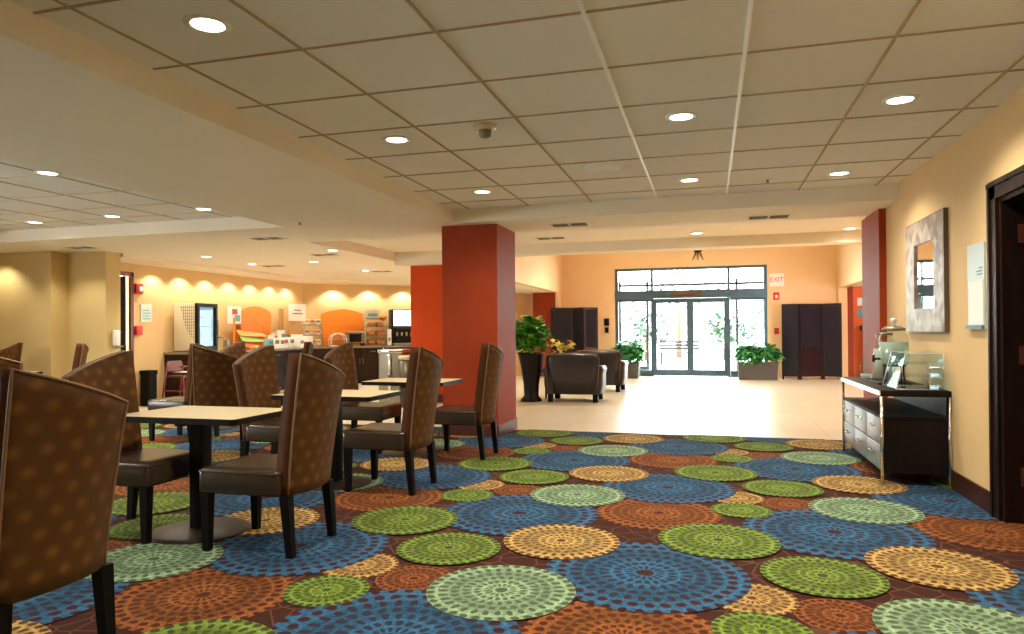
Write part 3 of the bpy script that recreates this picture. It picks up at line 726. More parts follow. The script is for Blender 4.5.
# ------------------------------------------------------------------ dining chairs (face +X in local space; high corner at +Y)
def chair_proto(loc, rz, label):
    t = thing('dining_chair', label, 'chair', loc, rz, 'slant backed dining chairs')
    nu, nv = 12, 12; T = .085
    def pt(u, v, o):      # u across -1..1, v up 0..1, o thickness 0 = rear 1 = front
        zt = 1.072+.078*u-.006*(abs(u)**6)
        z = .345+(zt-.345)*v
        w_ = .222+.016*v
        rec = -.262-.095*v**1.25
        cv = -.045*(1-u*u)
        return Vector((rec+cv+o*T*(1-.12*v), u*w_, z))
    m = MB(); bm = m.bm
    G = [[[bm.verts.new(pt(-1+2*i/nu, j/nv, o)) for j in range(nv+1)] for i in range(nu+1)] for o in (0, 1)]
    for o in (0, 1):
        for i in range(nu):
            for j in range(nv):
                fc = bm.faces.new((G[o][i][j], G[o][i+1][j], G[o][i+1][j+1], G[o][i][j+1])); fc.smooth = True
    rim = [(i, 0) for i in range(nu)]+[(nu, j) for j in range(nv)]+[(i, nv) for i in range(nu, 0, -1)]+[(0, j) for j in range(nv, 0, -1)]
    for k in range(len(rim)):
        a, b = rim[k], rim[(k+1) % len(rim)]
        fc = bm.faces.new((G[0][a[0]][a[1]], G[0][b[0]][b[1]], G[1][b[0]][b[1]], G[1][a[0]][a[1]])); fc.material_index = 0
        if a[0] == b[0]: fc.material_index = 1
    se = [e for e in bm.edges if len(e.link_faces) == 2 and e.calc_face_angle(0) > .6]
    bmesh.ops.bevel(bm, geom=se, offset=.012, segments=3, profile=.5, affect='EDGES')
    bk = m.build('backrest', [M['fabric'], M['fabric_side']], t)
    for fc in bk.data.polygons: fc.use_smooth = True
    pp = [pt(-.985, j/nv, .0) for j in range(nv+1)]+[pt(-1+2*i/nu, .995, .0) for i in range(1, nu)]+[pt(.985, j/nv, .0) for j in range(nv, -1, -1)]
    MB().tube(pp, .0065, 6).build('piping', M['piping'], bk)
    # seat cushion
    m = MB(); bm = m.bm
    secs = [(.345, .0), (.36, .006), (.46, .006), (.478, .0), (.488, -.02), (.492, -.06)]
    def ring(off, z, dome=0):
        P = rrect(-.225-off*.2, .3+off, -.255-off, .255+off, .03, 4)
        return [bm.verts.new((x, y, z)) for x, y in P]
    R = [ring(o, z) for z, o in secs]
    for a, b in zip(R, R[1:]):
        n = len(a)
        for k in range(n): fc = bm.faces.new((a[k], a[(k+1) % n], b[(k+1) % n], b[k])); fc.smooth = True
    bm.faces.new(R[0][::-1]); bm.faces.new(R[-1])
    st = m.build('seat', M['leather'], t)
    P = [(x, y, .468) for x, y in rrect(-.226, .307, -.262, .262, .03, 4)]
    MB().tube(P, .005, 6, closed=True).build('seam_piping', M['leather'], st)
    for x, y, dx in ((.265, .225, 0), (.265, -.225, 0), (-.25, .22, -.03), (-.25, -.22, -.03)):
        m = MB(); a, b = .02, .028
        V0 = [m.bm.verts.new((x+dx+q[0]*a, y+q[1]*a, 0)) for q in ((-1, -1), (1, -1), (1, 1), (-1, 1))]
        V1 = [m.bm.verts.new((x+q[0]*b, y+q[1]*b, .35)) for q in ((-1, -1), (1, -1), (1, 1), (-1, 1))]
        m.bm.faces.new(V0[::-1]); m.bm.faces.new(V1)
        for k in range(4): m.bm.faces.new((V0[k], V0[(k+1) % 4], V1[(k+1) % 4], V1[k]))
        m.build('leg', M['leg'], t)
    return t
R_ = math.radians
chairs = [
    (-2.56, 2.0, 180, 'large dining chair nearest the viewer, seen from behind and cut by the frame edge'),
    (-2.53, 3.64, 180, 'dining chair pulled up to the near table, back turned to the open carpet'),
    (-3.51, 3.66, 0, 'orange toned dining chair facing the viewer side across the near table'),
    (-2.49, 5.20, 180, 'dining chair at the middle table, back turned to the open carpet'),
    (-3.55, 5.33, 0, 'dining chair across the middle table, partly behind the near table'),
    (-2.41, 6.70, 180, 'dining chair in front of the rust red column, at the far table'),
    (-3.55, 6.80, 0, 'dining chair across the far table, in front of the dark buffet cabinets'),
    (-4.92, 6.2, 127, 'dark reddish dining chair with its back square to the viewer behind the near table'),
    (-6.05, 7.0, 180, 'dining chair whose grey green seat shows beyond the near table'),
    (-6.25, 8.55, 0, 'orange dining chair peeking out behind the dark reddish chair, below the fridge side'),
    (-5.3, 7.85, 214, 'dining chair seen edge on just above the near chair back, before the buffet cabinets'),
    (-8.08, 7.0, 225, 'dining chair seen edge on against the tan stepped wall'),
    (-9.95, 7.6, 275, 'orange dining chair at the frame edge facing the viewer by the tan wall'),
    (-6.75, 5.3, 129, 'dark dining chair at the frame edge just above the nearest chair back'),
]
ch0 = None
for x, y, a, lab in chairs:
    if ch0 is None: ch0 = chair_proto((x, y, 0), R_(a), lab)
    else: dup(ch0, (x, y, 0), R_(a), lab)

# ------------------------------------------------------------------ cafe tables
def table_proto(loc, label):
    t = thing('cafe_table', label, 'table', loc, 0, 'square cafe tables')
    hx, hy = .45, .315
    tp = MB().prism(rrect(-hx+.006, hx-.006, -hy+.006, hy-.006, .03), .722, .752).build('tabletop', M['laminate'], t)
    P = rrect(-hx, hx, -hy, hy, .035); Q = rrect(-hx+.006, hx-.006, -hy+.006, hy-.006, .03)
    m = MB(); bm = m.bm; n = len(P)
    A = [bm.verts.new((*p, .716)) for p in P]; B = [bm.verts.new((*p, .749)) for p in P]; C_ = [bm.verts.new((*p, .7525)) for p in Q]; D = [bm.verts.new((*p, .716)) for p in Q]
    for U, V in ((A, B), (B, C_), (C_, D), (D, A)):
        for k in range(n): bm.faces.new((U[k], U[(k+1) % n], V[(k+1) % n], V[k]))
    m.build('edge_band', M['edge'], tp)
    MB().box(-.048, .048, -.048-.05, .048-.05, .03, .71, bev=.006).build('pedestal', M['blackmetal'], t)
    m = MB(); m.box(-.28, .28, -.03, .03, .69, .716); m.box(-.03, .03, -.24, .24, .69, .716); m.build('top_bracket', M['blackmetal'], t)
    MB().lathe([(0, 0), (.3, 0), (.305, .008), (.29, .016), (.1, .03), (0, .032)], (0, -.05, 0), seg=40).build('base_plate', M['disc'], t)
    return t
tabs = [(-3.12, 3.80, 'square cafe table nearest the viewer, between two dining chairs'), (-3.0, 5.25, 'square cafe table second from the viewer, its corner past the near chair back'),
        (-3.0, 6.8, 'square cafe table just in front of the rust red column'), (-6.36, 7.95, 'cafe table with pale top showing beside the dark reddish chair, before the fridge'),
        (-9.25, 7.2, 'cafe table by the tan stepped wall, only its corner showing')]
tb0 = None
for x, y, lab in tabs:
    if tb0 is None: tb0 = table_proto((x, y, 0), lab)
    else: dup(tb0, (x, y, 0), 0, lab)

# ------------------------------------------------------------------ console with drawers (front faces -X)
t = thing('console_cabinet', 'silver fronted console with dark top standing against the beige wall', 'console', (1.56, 7.06, 0))
cx0, cx1, cy0, cy1 = -.25, .255, -.87, .83
MB().box(cx0, cx1, cy0, cy1, .715, .765, bev=.006).build('top', M['espresso'], t)
MB().box(cx0-.008, cx0+.002, cy0, cy1, .722, .76).build('top_trim', M['chrome'], t)
for x in (cx0+.012, cx1-.012):
    for y in (cy0+.012, cy1-.012): MB().tube([(x, y, 0), (x, y, .716)], .013, 10).build('leg', M['chrome'], t)
bd = MB(); bd.box(cx0+.03, cx1-.02, cy0+.03, cy1-.03, .1, .535); bd.build('body', M['espresso'], t)
MB().box(cx0+.01, cx1-.01, cy0+.02, cy1-.02, .536, .556).build('shelf', M['espresso'], t)
MB().box(cx1-.03, cx1-.012, cy0+.03, cy1-.03, .557, .716).build('back_panel', M['espresso'], t)
ym = (cy1-cy0-.08)/3
for r_ in range(2):
    for k in range(3):
        y0 = cy0+.04+k*ym; z0 = .11+r_*.212
        d = MB().box(cx0+.012, cx0+.03, y0+.005, y0+ym-.005, z0+.004, z0+.206, bev=.003).build('drawer', M['silver'], t)
        yc = y0+ym/2
        m = MB(); m.tube([(cx0+.012, yc-.07, z0+.13), (cx0-.014, yc-.065, z0+.13), (cx0-.014, yc+.065, z0+.13), (cx0+.012, yc+.07, z0+.13)], .006, 8)
        m.build('handle', M['chrome'], d)

# things on the console
t = thing('tray', 'black tray under the drink dispenser on the console', 'tray', (1.55, 7.06, .7655))
m = MB(); m.prism(rrect(-.13, .14, -.3, .3, .03), 0, .008); m.build('bottom', M['black'], t)
m = MB(); m.tube([(x, y, .013) for x, y in rrect(-.13, .14, -.3, .3, .03)], .006, 6, closed=True); m.build('rim', M['black'], t)
t = thing('dispenser_stand', 'black stand holding the glass drink dispenser', 'stand', (1.58, 6.93, .7745))
m = MB(); m.tube([(.09*math.cos(q*PI/8), .09*math.sin(q*PI/8), .155) for q in range(16)], .007, 6, closed=True)
m.tube([(.1*math.cos(q*PI/8), .1*math.sin(q*PI/8), .008) for q in range(16)], .007, 6, closed=True); m.build('ring', M['blackmetal'], t)
for q in range(4): MB().tube([(.1*math.cos(q*PI/2+.4), .1*math.sin(q*PI/2+.4), 0), (.09*math.cos(q*PI/2+.4), .09*math.sin(q*PI/2+.4), .155)], .007, 6).build('leg', M['blackmetal'], t)
t = thing('drink_dispenser', 'glass drink dispenser jar with black spigot and white lid knob', 'drink dispenser', (1.58, 6.93, .938))
MB().lathe([(0, 0), (.1, 0), (.115, .02), (.12, .06), (.12, .22), (.1, .27), (.085, .285), (.085, .3)], cap=False, seg=28).build('jar', M['glass'], t)
MB().lathe([(0, .008), (.105, .01), (.112, .06), (.112, .2), (0, .2)], seg=28).build('water_fill', M['water'], t)
l = MB().lathe([(0, .3), (.095, .3), (.095, .32), (.06, .34), (.02, .345), (0, .345)]).build('lid', M['steel'], t)
MB().lathe([(0, .345), (.014, .345), (.014, .37), (.026, .385), (.022, .41), (0, .415)]).build('knob', M['white'], l)
m = MB(); m.tube([(-.11, 0, .05), (-.17, 0, .05)], .012, 8); m.tube([(-.165, 0, .075), (-.165, 0, .02)], .012, 8); m.tube([(-.165, -.03, .08), (-.165, .03, .08)], .007, 6); m.build('spigot', M['black'], t)
t = thing('glass_jug', 'second glass jar with a metal lid behind the drink dispenser', 'jar', (1.62, 7.48, .766))
MB().lathe([(0, 0), (.085, 0), (.095, .03), (.095, .36), (.07, .41), (.07, .43)], cap=False).build('jar', M['glass'], t)
MB().lathe([(0, .01), (.085, .012), (.085, .3), (0, .3)]).build('water_fill', M['water'], t)
MB().lathe([(0, .43), (.078, .43), (.078, .45), (0, .46)]).build('lid', M['steel'], t)
t = thing('glass_carafe', 'small clear glass carafe at the far end of the console', 'carafe', (1.45, 7.42, .766))
MB().lathe([(0, 0), (.05, 0), (.055, .02), (.055, .11), (.035, .17), (.03, .2), (.038, .215)], cap=False).build('body', M['glass'], t)
MB().lathe([(0, .005), (.048, .008), (.05, .06), (0, .06)]).build('water_fill', M['water'], t)
t = thing('acrylic_display_case', 'clear acrylic display case with two shelves on the near end of the console', 'display case', (1.6, 6.44, .771))
m = MB(); a = .004
m.box(-.17, .17, -.23, .23, 0, a*1.5); m.box(-.17, .17, -.23, -.23+a, 0, .29); m.box(-.17, .17, .23-a, .23, 0, .29)
m.box(.17-a, .17, -.23, .23, 0, .29); m.box(-.1, .17, -.23, .23, .29, .29+a)
m.quad([(-.17, -.23, .006), (-.17, .23, .006), (-.1, .23, .29), (-.1, -.23, .29)])
m.build('box', M['acrylic'], t)
for z in (.1, .2): MB().box(-.12+z*.1, .165, -.225, .225, z, z+.005).build('shelf', M['acrylic'], t)
ae = mat('acrylic_edge', '#eef4f6', .15)
for y in (-.228, .228): MB().tube([(-.17, y, 0), (-.1, y, .29), (.168, y, .29), (.168, y, 0), (-.17, y, .003)], .0035, 5).build('edge_trim', ae, t)

# ------------------------------------------------------------------ on the right wall
t = thing('wall_mirror', 'square mirror in a wide mosaic frame hung above the console', 'mirror', (RX, 6.79, 1.715))
m = MB(); o1, i1 = .55, .285; zh = .485
for y0, y1, z0, z1 in ((-o1, o1, i1, zh), (-o1, o1, -zh, -i1), (-o1, -i1, -i1, i1), (i1, o1, -i1, i1)): m.box(-.036, -.001, y0, y1, z0, z1)
m.build('frame', M['mosaic'], t)
m = MB()
for y0, y1, z0, z1 in ((-o1-.006, o1+.006, zh, zh+.008), (-o1-.006, o1+.006, -zh-.008, -zh), (-o1-.006, -o1, -zh, zh), (o1, o1+.006, -zh, zh)): m.box(-.034, -.001, y0, y1, z0, z1)
m.build('outer_rim', mat('mirror_rim_brown', '#5d4a3a', .5), t)
MB().box(-.02, -.005, -i1, i1, -i1, i1).build('mirror_glass', M['mirror'], t)
t = thing('wall_sign', 'narrow wall sign with silver header and white sheet beside the doorway', 'sign', (RX, 5.63, 1.55))
MB().box(-.012, -.001, -.16, .16, -.3, .3).build('back_plate', mat('sign_teal_silver', '#b4c2bc', .4, .2), t)
sh = MB().box(-.016, -.012, -.14, .14, -.27, .04).build('sheet', M['paper'], t)
MB().box(-.03, -.012, -.155, .155, -.3, -.275).build('bottom_rail', M['frame'], t)
m = MB()
for k, L in enumerate((.1, .12, .07)): m.box(-.0135, -.012, -.13, -.13+L, .075+.022*k, .085+.022*k)
m.build('print', M['ink'], t)
# doorway 3
t = thing('door_3', 'dark wood doorway with hinged jamb beside the wall sign', 'door', (RX, 4.74, 0)); t['kind'] = 'structure'
m = MB()
for s in (-1, 1):
    m.box(-.025, 0, s*.49-(0 if s > 0 else .13), s*.49+(.13 if s > 0 else 0), 0, 2.1+.12)
    m.box(-.035, -.025, s*.49+(.09 if s > 0 else -.12), s*.49+(.12 if s > 0 else -.09), 0, 2.2)
m.box(-.025, 0, -.62, .62, 2.1, 2.22); m.box(-.035, -.025, -.62, .62, 2.18, 2.21)
m.build('casing', M['door_dark'], t)
m = MB(); m.box(0, .22, .46, .489, 0, 2.1); m.box(0, .22, -.489, -.46, 0, 2.1); m.box(0, .22, -.46, .46, 2.07, 2.099)
m.build('jamb', M['door_dark'], t)
for z in (.3, 1.08, 1.86):
    m = MB(); m.box(.09, .135, .452, .46, z-.06, z+.06); m.tube([(.14, .45, z-.06), (.14, .45, z+.06)], .009, 8); m.build('hinge', M['hinge'], t)
lf = MB(); lf.box(.15, 1.0, .40, .443, .01, 2.06); lf = lf.build('door_leaf', wood('red_door_wood', '#4a2216', '#5c2c1c', .35, 3, 'Z'), t)
m = MB(); m.tube([(1.03, .4, 1), (1.03, .34, 1), (.92, .34, 1)], .009, 8); m.build('door_lever', M['steel'], lf)
w = MB(); w.box(RX+.22, 4.2, 5.45, 5.6, 0, CZ); w.box(RX+.22, 4.2, 3.6, 3.75, 0, CZ); w.box(4.2, 4.35, 3.6, 5.6, 0, CZ); w.box(RX+.22, 4.2, 3.6, 5.6, CZ, CZ+.1); pass
struct('wall_side_room', w, M['wall_olive'], 'unlit side room beyond the dark doorway', 'wall')

# ------------------------------------------------------------------ door 4 and wall items by the buffet
t = thing('door_4', 'dark doorway with reddish frame at the end of the buffet wall', 'door', (BX, 9.43, 0)); t['kind'] = 'structure'
m = MB(); m.box(-.02, .02, .43, .5, 0, 2.33); m.box(-.02, .02, -.43, .5, 2.26, 2.33); m.build('frame', mat('door_red_trim', '#6a2a1e', .4), t)
lf = MB().box(-.12, -.08, -.43, .43, .01, 2.26).build('door_leaf', M['black'], t)
MB().tube([(-.08, .33, 1.05), (-.03, .33, 1.05), (-.03, .23, 1.05)], .012, 8).build('door_lever', M['steel'], lf)
t = thing('wall_mounted_dispenser', 'white dispenser on the wall corner by the dark doorway', 'dispenser', (-8.96, 8.85, 1.2))
MB().box(0, .08, -.05, .05, -.12, .12, bev=.02).build('housing', M['white'], t)
MB().box(.03, .09, -.03, .03, -.17, -.12, bev=.01).build('nozzle', M['ink'], t)
t = thing('wall_mounted_horn', 'red fire horn high on the buffet wall beside the dark doorway', 'fire alarm', (BX+.02, 10.03, 2.05))
MB().box(-.02, .04, -.08, .08, -.09, .09, bev=.01).build('housing', M['redplastic'], t)
MB().box(.04, .06, -.03, .05, -.04, .04, bev=.008).build('strobe_lens', M['paper'], t)
t = thing('wall_mounted_pull_station', 'red pull station on the buffet wall below the paper notice', 'fire alarm', (BX+.02, 10.02, 1.32))
MB().box(-.02, .04, -.07, .07, -.08, .08, bev=.01).build('housing', M['redplastic'], t)
MB().box(.04, .055, -.05, .05, -.02, .01).build('pull_bar', M['redprint'], t)
t = thing('wall_notice', 'pale blue paper notice on the buffet wall between the two red alarms', 'notice', (BX+.006, 10.22, 1.62))
MB().box(-.006, .006, -.13, .13, -.15, .17).build('sheet', mat('pale_blue_paper', '#cfe0dc', .6), t)
m = MB(); [m.box(.006, .0075, -.09, .09-.03*(k % 2), -.1+.05*k, -.085+.05*k) for k in range(4)]; m.build('print', M['teal'], t)

# ------------------------------------------------------------------ buffet cabinets
def cabinet_run(name, label, L, doors, loc, rz, depth=.62):
    # local: runs along +Y, front faces +X, wall plane at x=0
    t = thing(name, label, 'cabinet', loc, rz)
    m = MB(); m.box(0, depth-.02, 0, L, .1, .88); m.box(0, depth-.09, 0, L, 0, .1); m.build('carcass', M['cab'], t)
    wd = L/doors
    for k in range(doors):
        y0 = k*wd
        d = MB(); d.box(depth-.02, depth, y0+.006, y0+wd-.006, .7, .87); d = d.build('drawer', M['cab'], t)
        MB().tube([(depth, y0+wd/2-.06, .785), (depth+.025, y0+wd/2-.055, .785), (depth+.025, y0+wd/2+.055, .785), (depth, y0+wd/2+.06, .785)], .006, 6).build('handle', M['steel'], d)
        d = MB(); d.box(depth-.02, depth-.006, y0+.006, y0+wd-.006, .12, .69)
        for q in ((y0+.006, y0+.07, .12, .69), (y0+wd-.07, y0+wd-.006, .12, .69), (y0+.07, y0+wd-.07, .12, .19), (y0+.07, y0+wd-.07, .62, .69)): d.box(depth-.006, depth, *q)
        d = d.build('door', M['cab'], t)
        hy = y0+wd-.04 if k % 2 == 0 else y0+.04
        MB().tube([(depth, hy, .5), (depth+.025, hy, .51), (depth+.025, hy, .61), (depth, hy, .62)], .006, 6).build('handle', M['steel'], d)
    return t
cabinet_run('buffet_cabinet', 'long run of dark buffet cabinets under the fridge and orange panel', 4.05, 7, (BX+.01, 10.65, 0), 0)
p0 = w2(.7, .01)
ang = math.atan2(W2D.y, W2D.x)-PI/2
cabinet_run('buffet_cabinet', 'angled run of dark buffet cabinets under the coffee machine', 4.2, 7, (p0.x, p0.y, 0), ang)
c = MB()
e0, e1 = w2(.7+4.25, .0), w2(.7+4.25, .66); q = w2(.27, .66)
c.prism([(BX+.01, 10.62), (BX+.66, 10.62), (BX+.66, q.y-.02), (q.x, q.y), (e1.x, e1.y), (e0.x, e0.y), (BX+.01, 15.2)], .88, .92)
# corner filler under the worktop
c0 = c.build('worktop', M['counter']); tag(c0, 'continuous stone worktop along both runs of buffet cabinets', 'worktop')
c = MB(); a1 = w2(.69, .0); a2 = w2(.69, .58)
c.prism([(BX+.01, 14.71), (BX+.58, 14.71), (a2.x, a2.y), (a1.x, a1.y), (BX+.01, 15.19)], 0, .879)
c = c.build('corner_cabinet', M['cab']); tag(c, 'dark corner filler cabinet joining the two buffet runs', 'cabinet')

Z0 = .921
def on1(y, n): return (BX+n, y, Z0)          # along the straight run
def on2(t_, n): v = w2(t_, n, Z0); return (v.x, v.y, v.z)
# display fridge
t = thing('display_fridge', 'white countertop display fridge with black glass door on the buffet', 'fridge', (BX+.33, 11.09, Z0))
MB().box(-.27, .2, -.27, .27, .02, .9, bev=.01).build('body', mat('ivory_panel', '#ddd5bb', .5), t)
d = MB(); d.box(.2, .27, -.27, -.22, .02, .9); d.box(.2, .27, .22, .27, .02, .9); d.box(.2, .27, -.22, .22, .02, .1); d.box(.2, .27, -.22, .22, .83, .9)
d = d.build('door', M['black'], t); MB().box(.225, .233, -.22, .22, .1, .83).build('pane', glass('fridge_glass', '#eef4f8', .002), d)
MB().tube([(.27, .245, .3), (.3, .245, .31), (.3, .245, .6), (.27, .245, .61)], .008, 6).build('handle', M['steel'], d)
MB().box(.2, .205, -.22, .22, .1, .83).build('lit_interior', emis('fridge_interior_light', '#a9c2d2', .3), t)
for z in (.28, .46, .64): MB().box(.206, .222, -.215, .215, z, z+.012).build('shelf', M['steel'], t)
gm, gnt, gb = newmat('grid_print')
gtc = gnt.nodes.new('ShaderNodeTexCoord'); gsp = gnt.nodes.new('ShaderNodeSeparateXYZ'); gcb = gnt.nodes.new('ShaderNodeCombineXYZ'); gbr = gnt.nodes.new('ShaderNodeTexBrick')
gnt.links.new(gtc.outputs['Object'], gsp.inputs[0]); gnt.links.new(gsp.outputs[0], gcb.inputs[0]); gnt.links.new(gsp.outputs[2], gcb.inputs[1]); gnt.links.new(gcb.outputs[0], gbr.inputs['Vector'])
gbr.offset = 0; gbr.inputs['Scale'].default_value = 1; gbr.inputs['Brick Width'].default_value = .045; gbr.inputs['Row Height'].default_value = .055; gbr.inputs['Mortar Size'].default_value = .006
gbr.inputs['Color1'].default_value = lin('#e4dcc4'); gbr.inputs['Color2'].default_value = lin('#e4dcc4'); gbr.inputs['Mortar'].default_value = lin('#77756a')
gnt.links.new(gbr.outputs['Color'], gb.inputs['Base Color'])
m = MB(); m.prism([(-.12, .86), (.19, .86), (.19, .2), (.1, .3), (-.02, .5)], .2702, .2715, M=Matrix(((1, 0, 0, 0), (0, 0, -1, 0), (0, 1, 0, 0), (0, 0, 0, 1))))
m.build('grid_graphic', gm, t)
t = thing('water_jug', 'clear lidded jug on the worktop next to the fridge', 'jug', on1(11.75, .35))
MB().lathe([(0, 0), (.07, 0), (.075, .22), (.06, .25)], cap=False, seg=16).build('body', M['glass'], t); MB().lathe([(0, .25), (.065, .25), (.06, .28), (0, .29)], seg=16).build('lid', M['steel'], t)

# orange arched backboards
def arched(L, h0, h1, n=12):
    P = [(-L/2*.92, 0), (L/2*.92, 0), (L/2, h0*.8)]
    for k in range(n+1):
        u = 1-2*k/n; P.append((L/2*u, h0+(h1-h0)*(1-u*u)))
    P.append((-L/2, h0*.8))
    return P
def backboard(loc, rz, label):
    loc = (loc[0], loc[1], loc[2]+.0125)
    t = thing('arched_backboard', label, 'display panel', loc, rz, 'orange arched panels on the buffet')
    Mx = Matrix(((0, 0, 1, 0), (1, 0, 0, 0), (0, 1, 0, 0), (0, 0, 0, 1)))
    MB().prism(arched(1.06, .78, .9), -.012, .012, M=Mx).build('panel', M['orange'], t)
    P = [Mx @ Vector((x, y, 0)) for x, y in arched(1.06, .78, .9)]
    MB().tube(P, .012, 6, closed=True).build('rim', mat('orange_rim', '#c9691a', .5), t)
backboard(on1(13.25, .08), 0, 'orange arched panel behind the cereal stand, nearer the fridge')
backboard(on2(.98, .08), ang, 'orange arched panel behind the small oven, nearer the coffee machine')

def shelf_rack(loc, rz, label, W, H, D, n, kinds, grp=None):
    t = thing('display_rack', label, 'rack', loc, rz)
    for sx in (-1, 1):
        for x in (0, D): MB().tube([(x, sx*W/2, 0), (x*.9, sx*W/2, H)], .007, 6).build('post', M['steel'], t)
    for k in range(n):
        z = .03+k*(H-.06)/max(1, n-1)
        MB().box(0, D, -W/2, W/2, z, z+.012).build('shelf', M['steel'] if kinds != 'wood' else M['bread'], t)
    return t
def box_item(name, label, cat, loc, rz, sx, sy, sz, body, strip=None, grp=None):
    t = thing(name, label, cat, loc, rz, grp)
    MB().box(-sx/2, sx/2, -sy/2, sy/2, 0, sz, bev=min(sx, sy, sz)*.08).build('carton', body, t)
    if strip: MB().box(sx/2, sx/2+.003, -sy*.42, sy*.42, sz*.45, sz*.8).build('printed_label', strip, t)
    return t
# cereal stand with sloped coloured boards
t = thing('cereal_stand', 'orange cereal stand with green and red slanted fronts by the arched panel', 'stand', on1(12.85, .18))
m = MB()
m.box(0, .04, -.5, -.48, 0, .66); m.box(.04, .3, -.5, -.49, 0, .08); m.box(0, .04, .48, .5, 0, .5); m.box(0, .02, -.48, .48, 0, .42); m.build('frame', M['orange'], t)
for k, mm in enumerate((M['redprint'], M['green'], M['orange'])):
    m = MB(); z = .05+.12*k; x = .28-.07*k
    m.quad([(x, -.46, z), (x, .46, z-.03), (x-.09, .46, z+.04), (x-.09, -.46, z+.11)]); m.quad([(x-.003, -.46, z), (x-.003, .46, z-.03), (x-.093, .46, z+.04), (x-.093, -.46, z+.11)])
    m.build('slanted_front', mm, t)
def sign(name, label, loc, rz, W, H, face, marks, foot=True, fm=None):
    t = thing(name, label, 'sign', loc, rz)
    MB().box(-.008, .008, -W/2, W/2, .02 if foot else 0, H).build('board', fm or face, t)
    if fm: MB().box(.008, .011, -W/2+.02, W/2-.02, .04, H-.02).build('sheet', face, t)
    for mm, y0, y1, z0, z1 in marks: MB().box(.0112, .0125, y0*W, y1*W, z0*H, z1*H).build('print', mm, t)
    if foot: MB().box(-.06, .06, -W*.3, W*.3, 0, .02).build('foot', M['steel'], t)
    return t
sign('menu_sign', 'white picture card with red and blue prints standing above the cereal stand', (BX+.1, 12.5, Z0+.54), 0, .42, .36, M['paper'], [(M['redprint'], -.2, .2, .55, .85), (M['teal'], 0, .4, .15, .5)], False)
p = on2(-.12, .1)
sign('framed_notice', 'white notice in a wooden stand on the worktop corner', (BX+.23, 14.62, Z0+.625), -.3, .5, .4, M['paper'], [(M['ink'], -.2, .2, .6, .66), (M['ink'], -.3, .3, .4, .46)], False)
t = thing('wood_stand', 'tan wooden stand holding the white notice on the worktop corner', 'stand', (BX+.2, 14.35, Z0))
MB().box(-.1, .02, -.3, .3, 0, .3).build('block', mat('tan_wood', '#b98f58', .6), t); MB().box(.0, .1, -.1, .35, .3, .62).build('shelf_box', mat('tan_wood_box', '#b98f58', .6), t); MB().box(-.1, -.03, -.3, -.2, .3, .9).build('upright', mat('tan_wood_upright', '#b98f58', .6), t)
random.seed(3)
# cups, cartons and jars along the straight run
spec = [(13.0, .57, 'carton', 'teal'), (13.22, .57, 'carton', 'paper'), (13.42, .57, 'carton', 'paper'), (13.61, .53, 'carton', 'redprint'), (13.95, .46, 'carton', 'paper'), (14.14, .6, 'carton', 'paper')]
names = ['blue striped carton at the fridge end of the worktop front row', 'white carton beside the blue striped one on the worktop', 'white carton in the middle of the worktop front row',
         'red labelled carton on the worktop before the arched panel', 'white carton second from the worktop corner', 'white carton at the worktop corner end of the row']
for (y, n, k, c_), lab in zip(spec, names):
    box_item('breakfast_carton', lab, 'carton', on1(y, n), 0, .13, .17, .2+.06*random.random(), M['paper'] if c_ != 'teal' else M['teal'], M['redprint'] if c_ == 'redprint' else M['ink'], 'cartons on the buffet worktop')
def cups(loc, label, n, r=.04):
    t = thing('cup_stack', label, 'cups', loc)
    for k in range(n): MB().lathe([(0, 0), (r*.75, 0), (r, .1), (r*1.06, .103)], (0, 0, k*.028), 14, cap=False).build('cup', M['paper'], t)
cups(on1(13.75, .2), 'tall stack of white paper cups beside the first arched panel', 12)
cups(on1(13.9, .24), 'second stack of white paper cups, a little shorter, beside the first arched panel', 8)
cups(on1(14.0, .33), 'short stack of white paper cups nearest the wooden stand', 6)
def bowl(loc, label, m1, r=.12, fill=None):
    t = thing('serving_bowl', label, 'bowl', loc)
    MB().lathe([(0, 0), (r*.5, 0), (r*.9, .05), (r, .1), (r*.95, .1), (r*.8, .05), (0, .02)], seg=20).build('body', m1, t)
    if fill:
        m = MB()
        for k in range(9):
            a = k*2.4; q = r*.55*(k/9)**.5
            m.lathe([(0, -.03), (.022, -.02), (.03, 0), (.022, .02), (0, .03)], (q*math.cos(a), q*math.sin(a), .085+.02*(k < 3)), 8)
        o = m.build('contents', fill, t); o['kind'] = 'stuff'
bowl(on1(12.2, .42), 'white bowl of red fruit between jug and cereal stand', M['white'], .13, M['redprint'])
CL = [(13.42, .34, .1, .1, .3, 'white', 'white cereal canister at the fridge end behind the cartons'), (13.54, .34, .1, .1, .34, 'laminate', 'cream cereal canister behind the cartons, beside the white one'),
      (13.73, .38, .12, .14, .4, 'white', 'tall white canister in the middle of the worktop'), (14.3, .42, .2, .22, .3, 'paper', 'broad white napkin box near the worktop corner'),
      (14.62, .5, .18, .2, .26, 'white', 'low white napkin box at the worktop corner'), (12.0, .3, .1, .1, .2, 'steel', 'small steel creamer next to the clear jug')]
for y, n, sx, sy, sz, mm, lab in CL: box_item('canister' if 'canister' in lab else ('creamer' if 'creamer' in lab else 'napkin_box'), lab, 'container', on1(y, n), 0, sx, sy, sz, M[mm], M['teal'] if 'tall' in lab else (M['redprint'] if 'cream cereal' in lab else None))
def fruit(loc, label, r, m):
    b = MB(); b.lathe([(0, 0), (r*.6, r*.12), (r*.95, r*.6), (r, r), (r*.85, r*1.55), (r*.4, r*1.85), (0, r*1.75)], seg=14); tag(b.build('fruit', m, None, loc), label, 'fruit', 'loose fruit on the worktop')
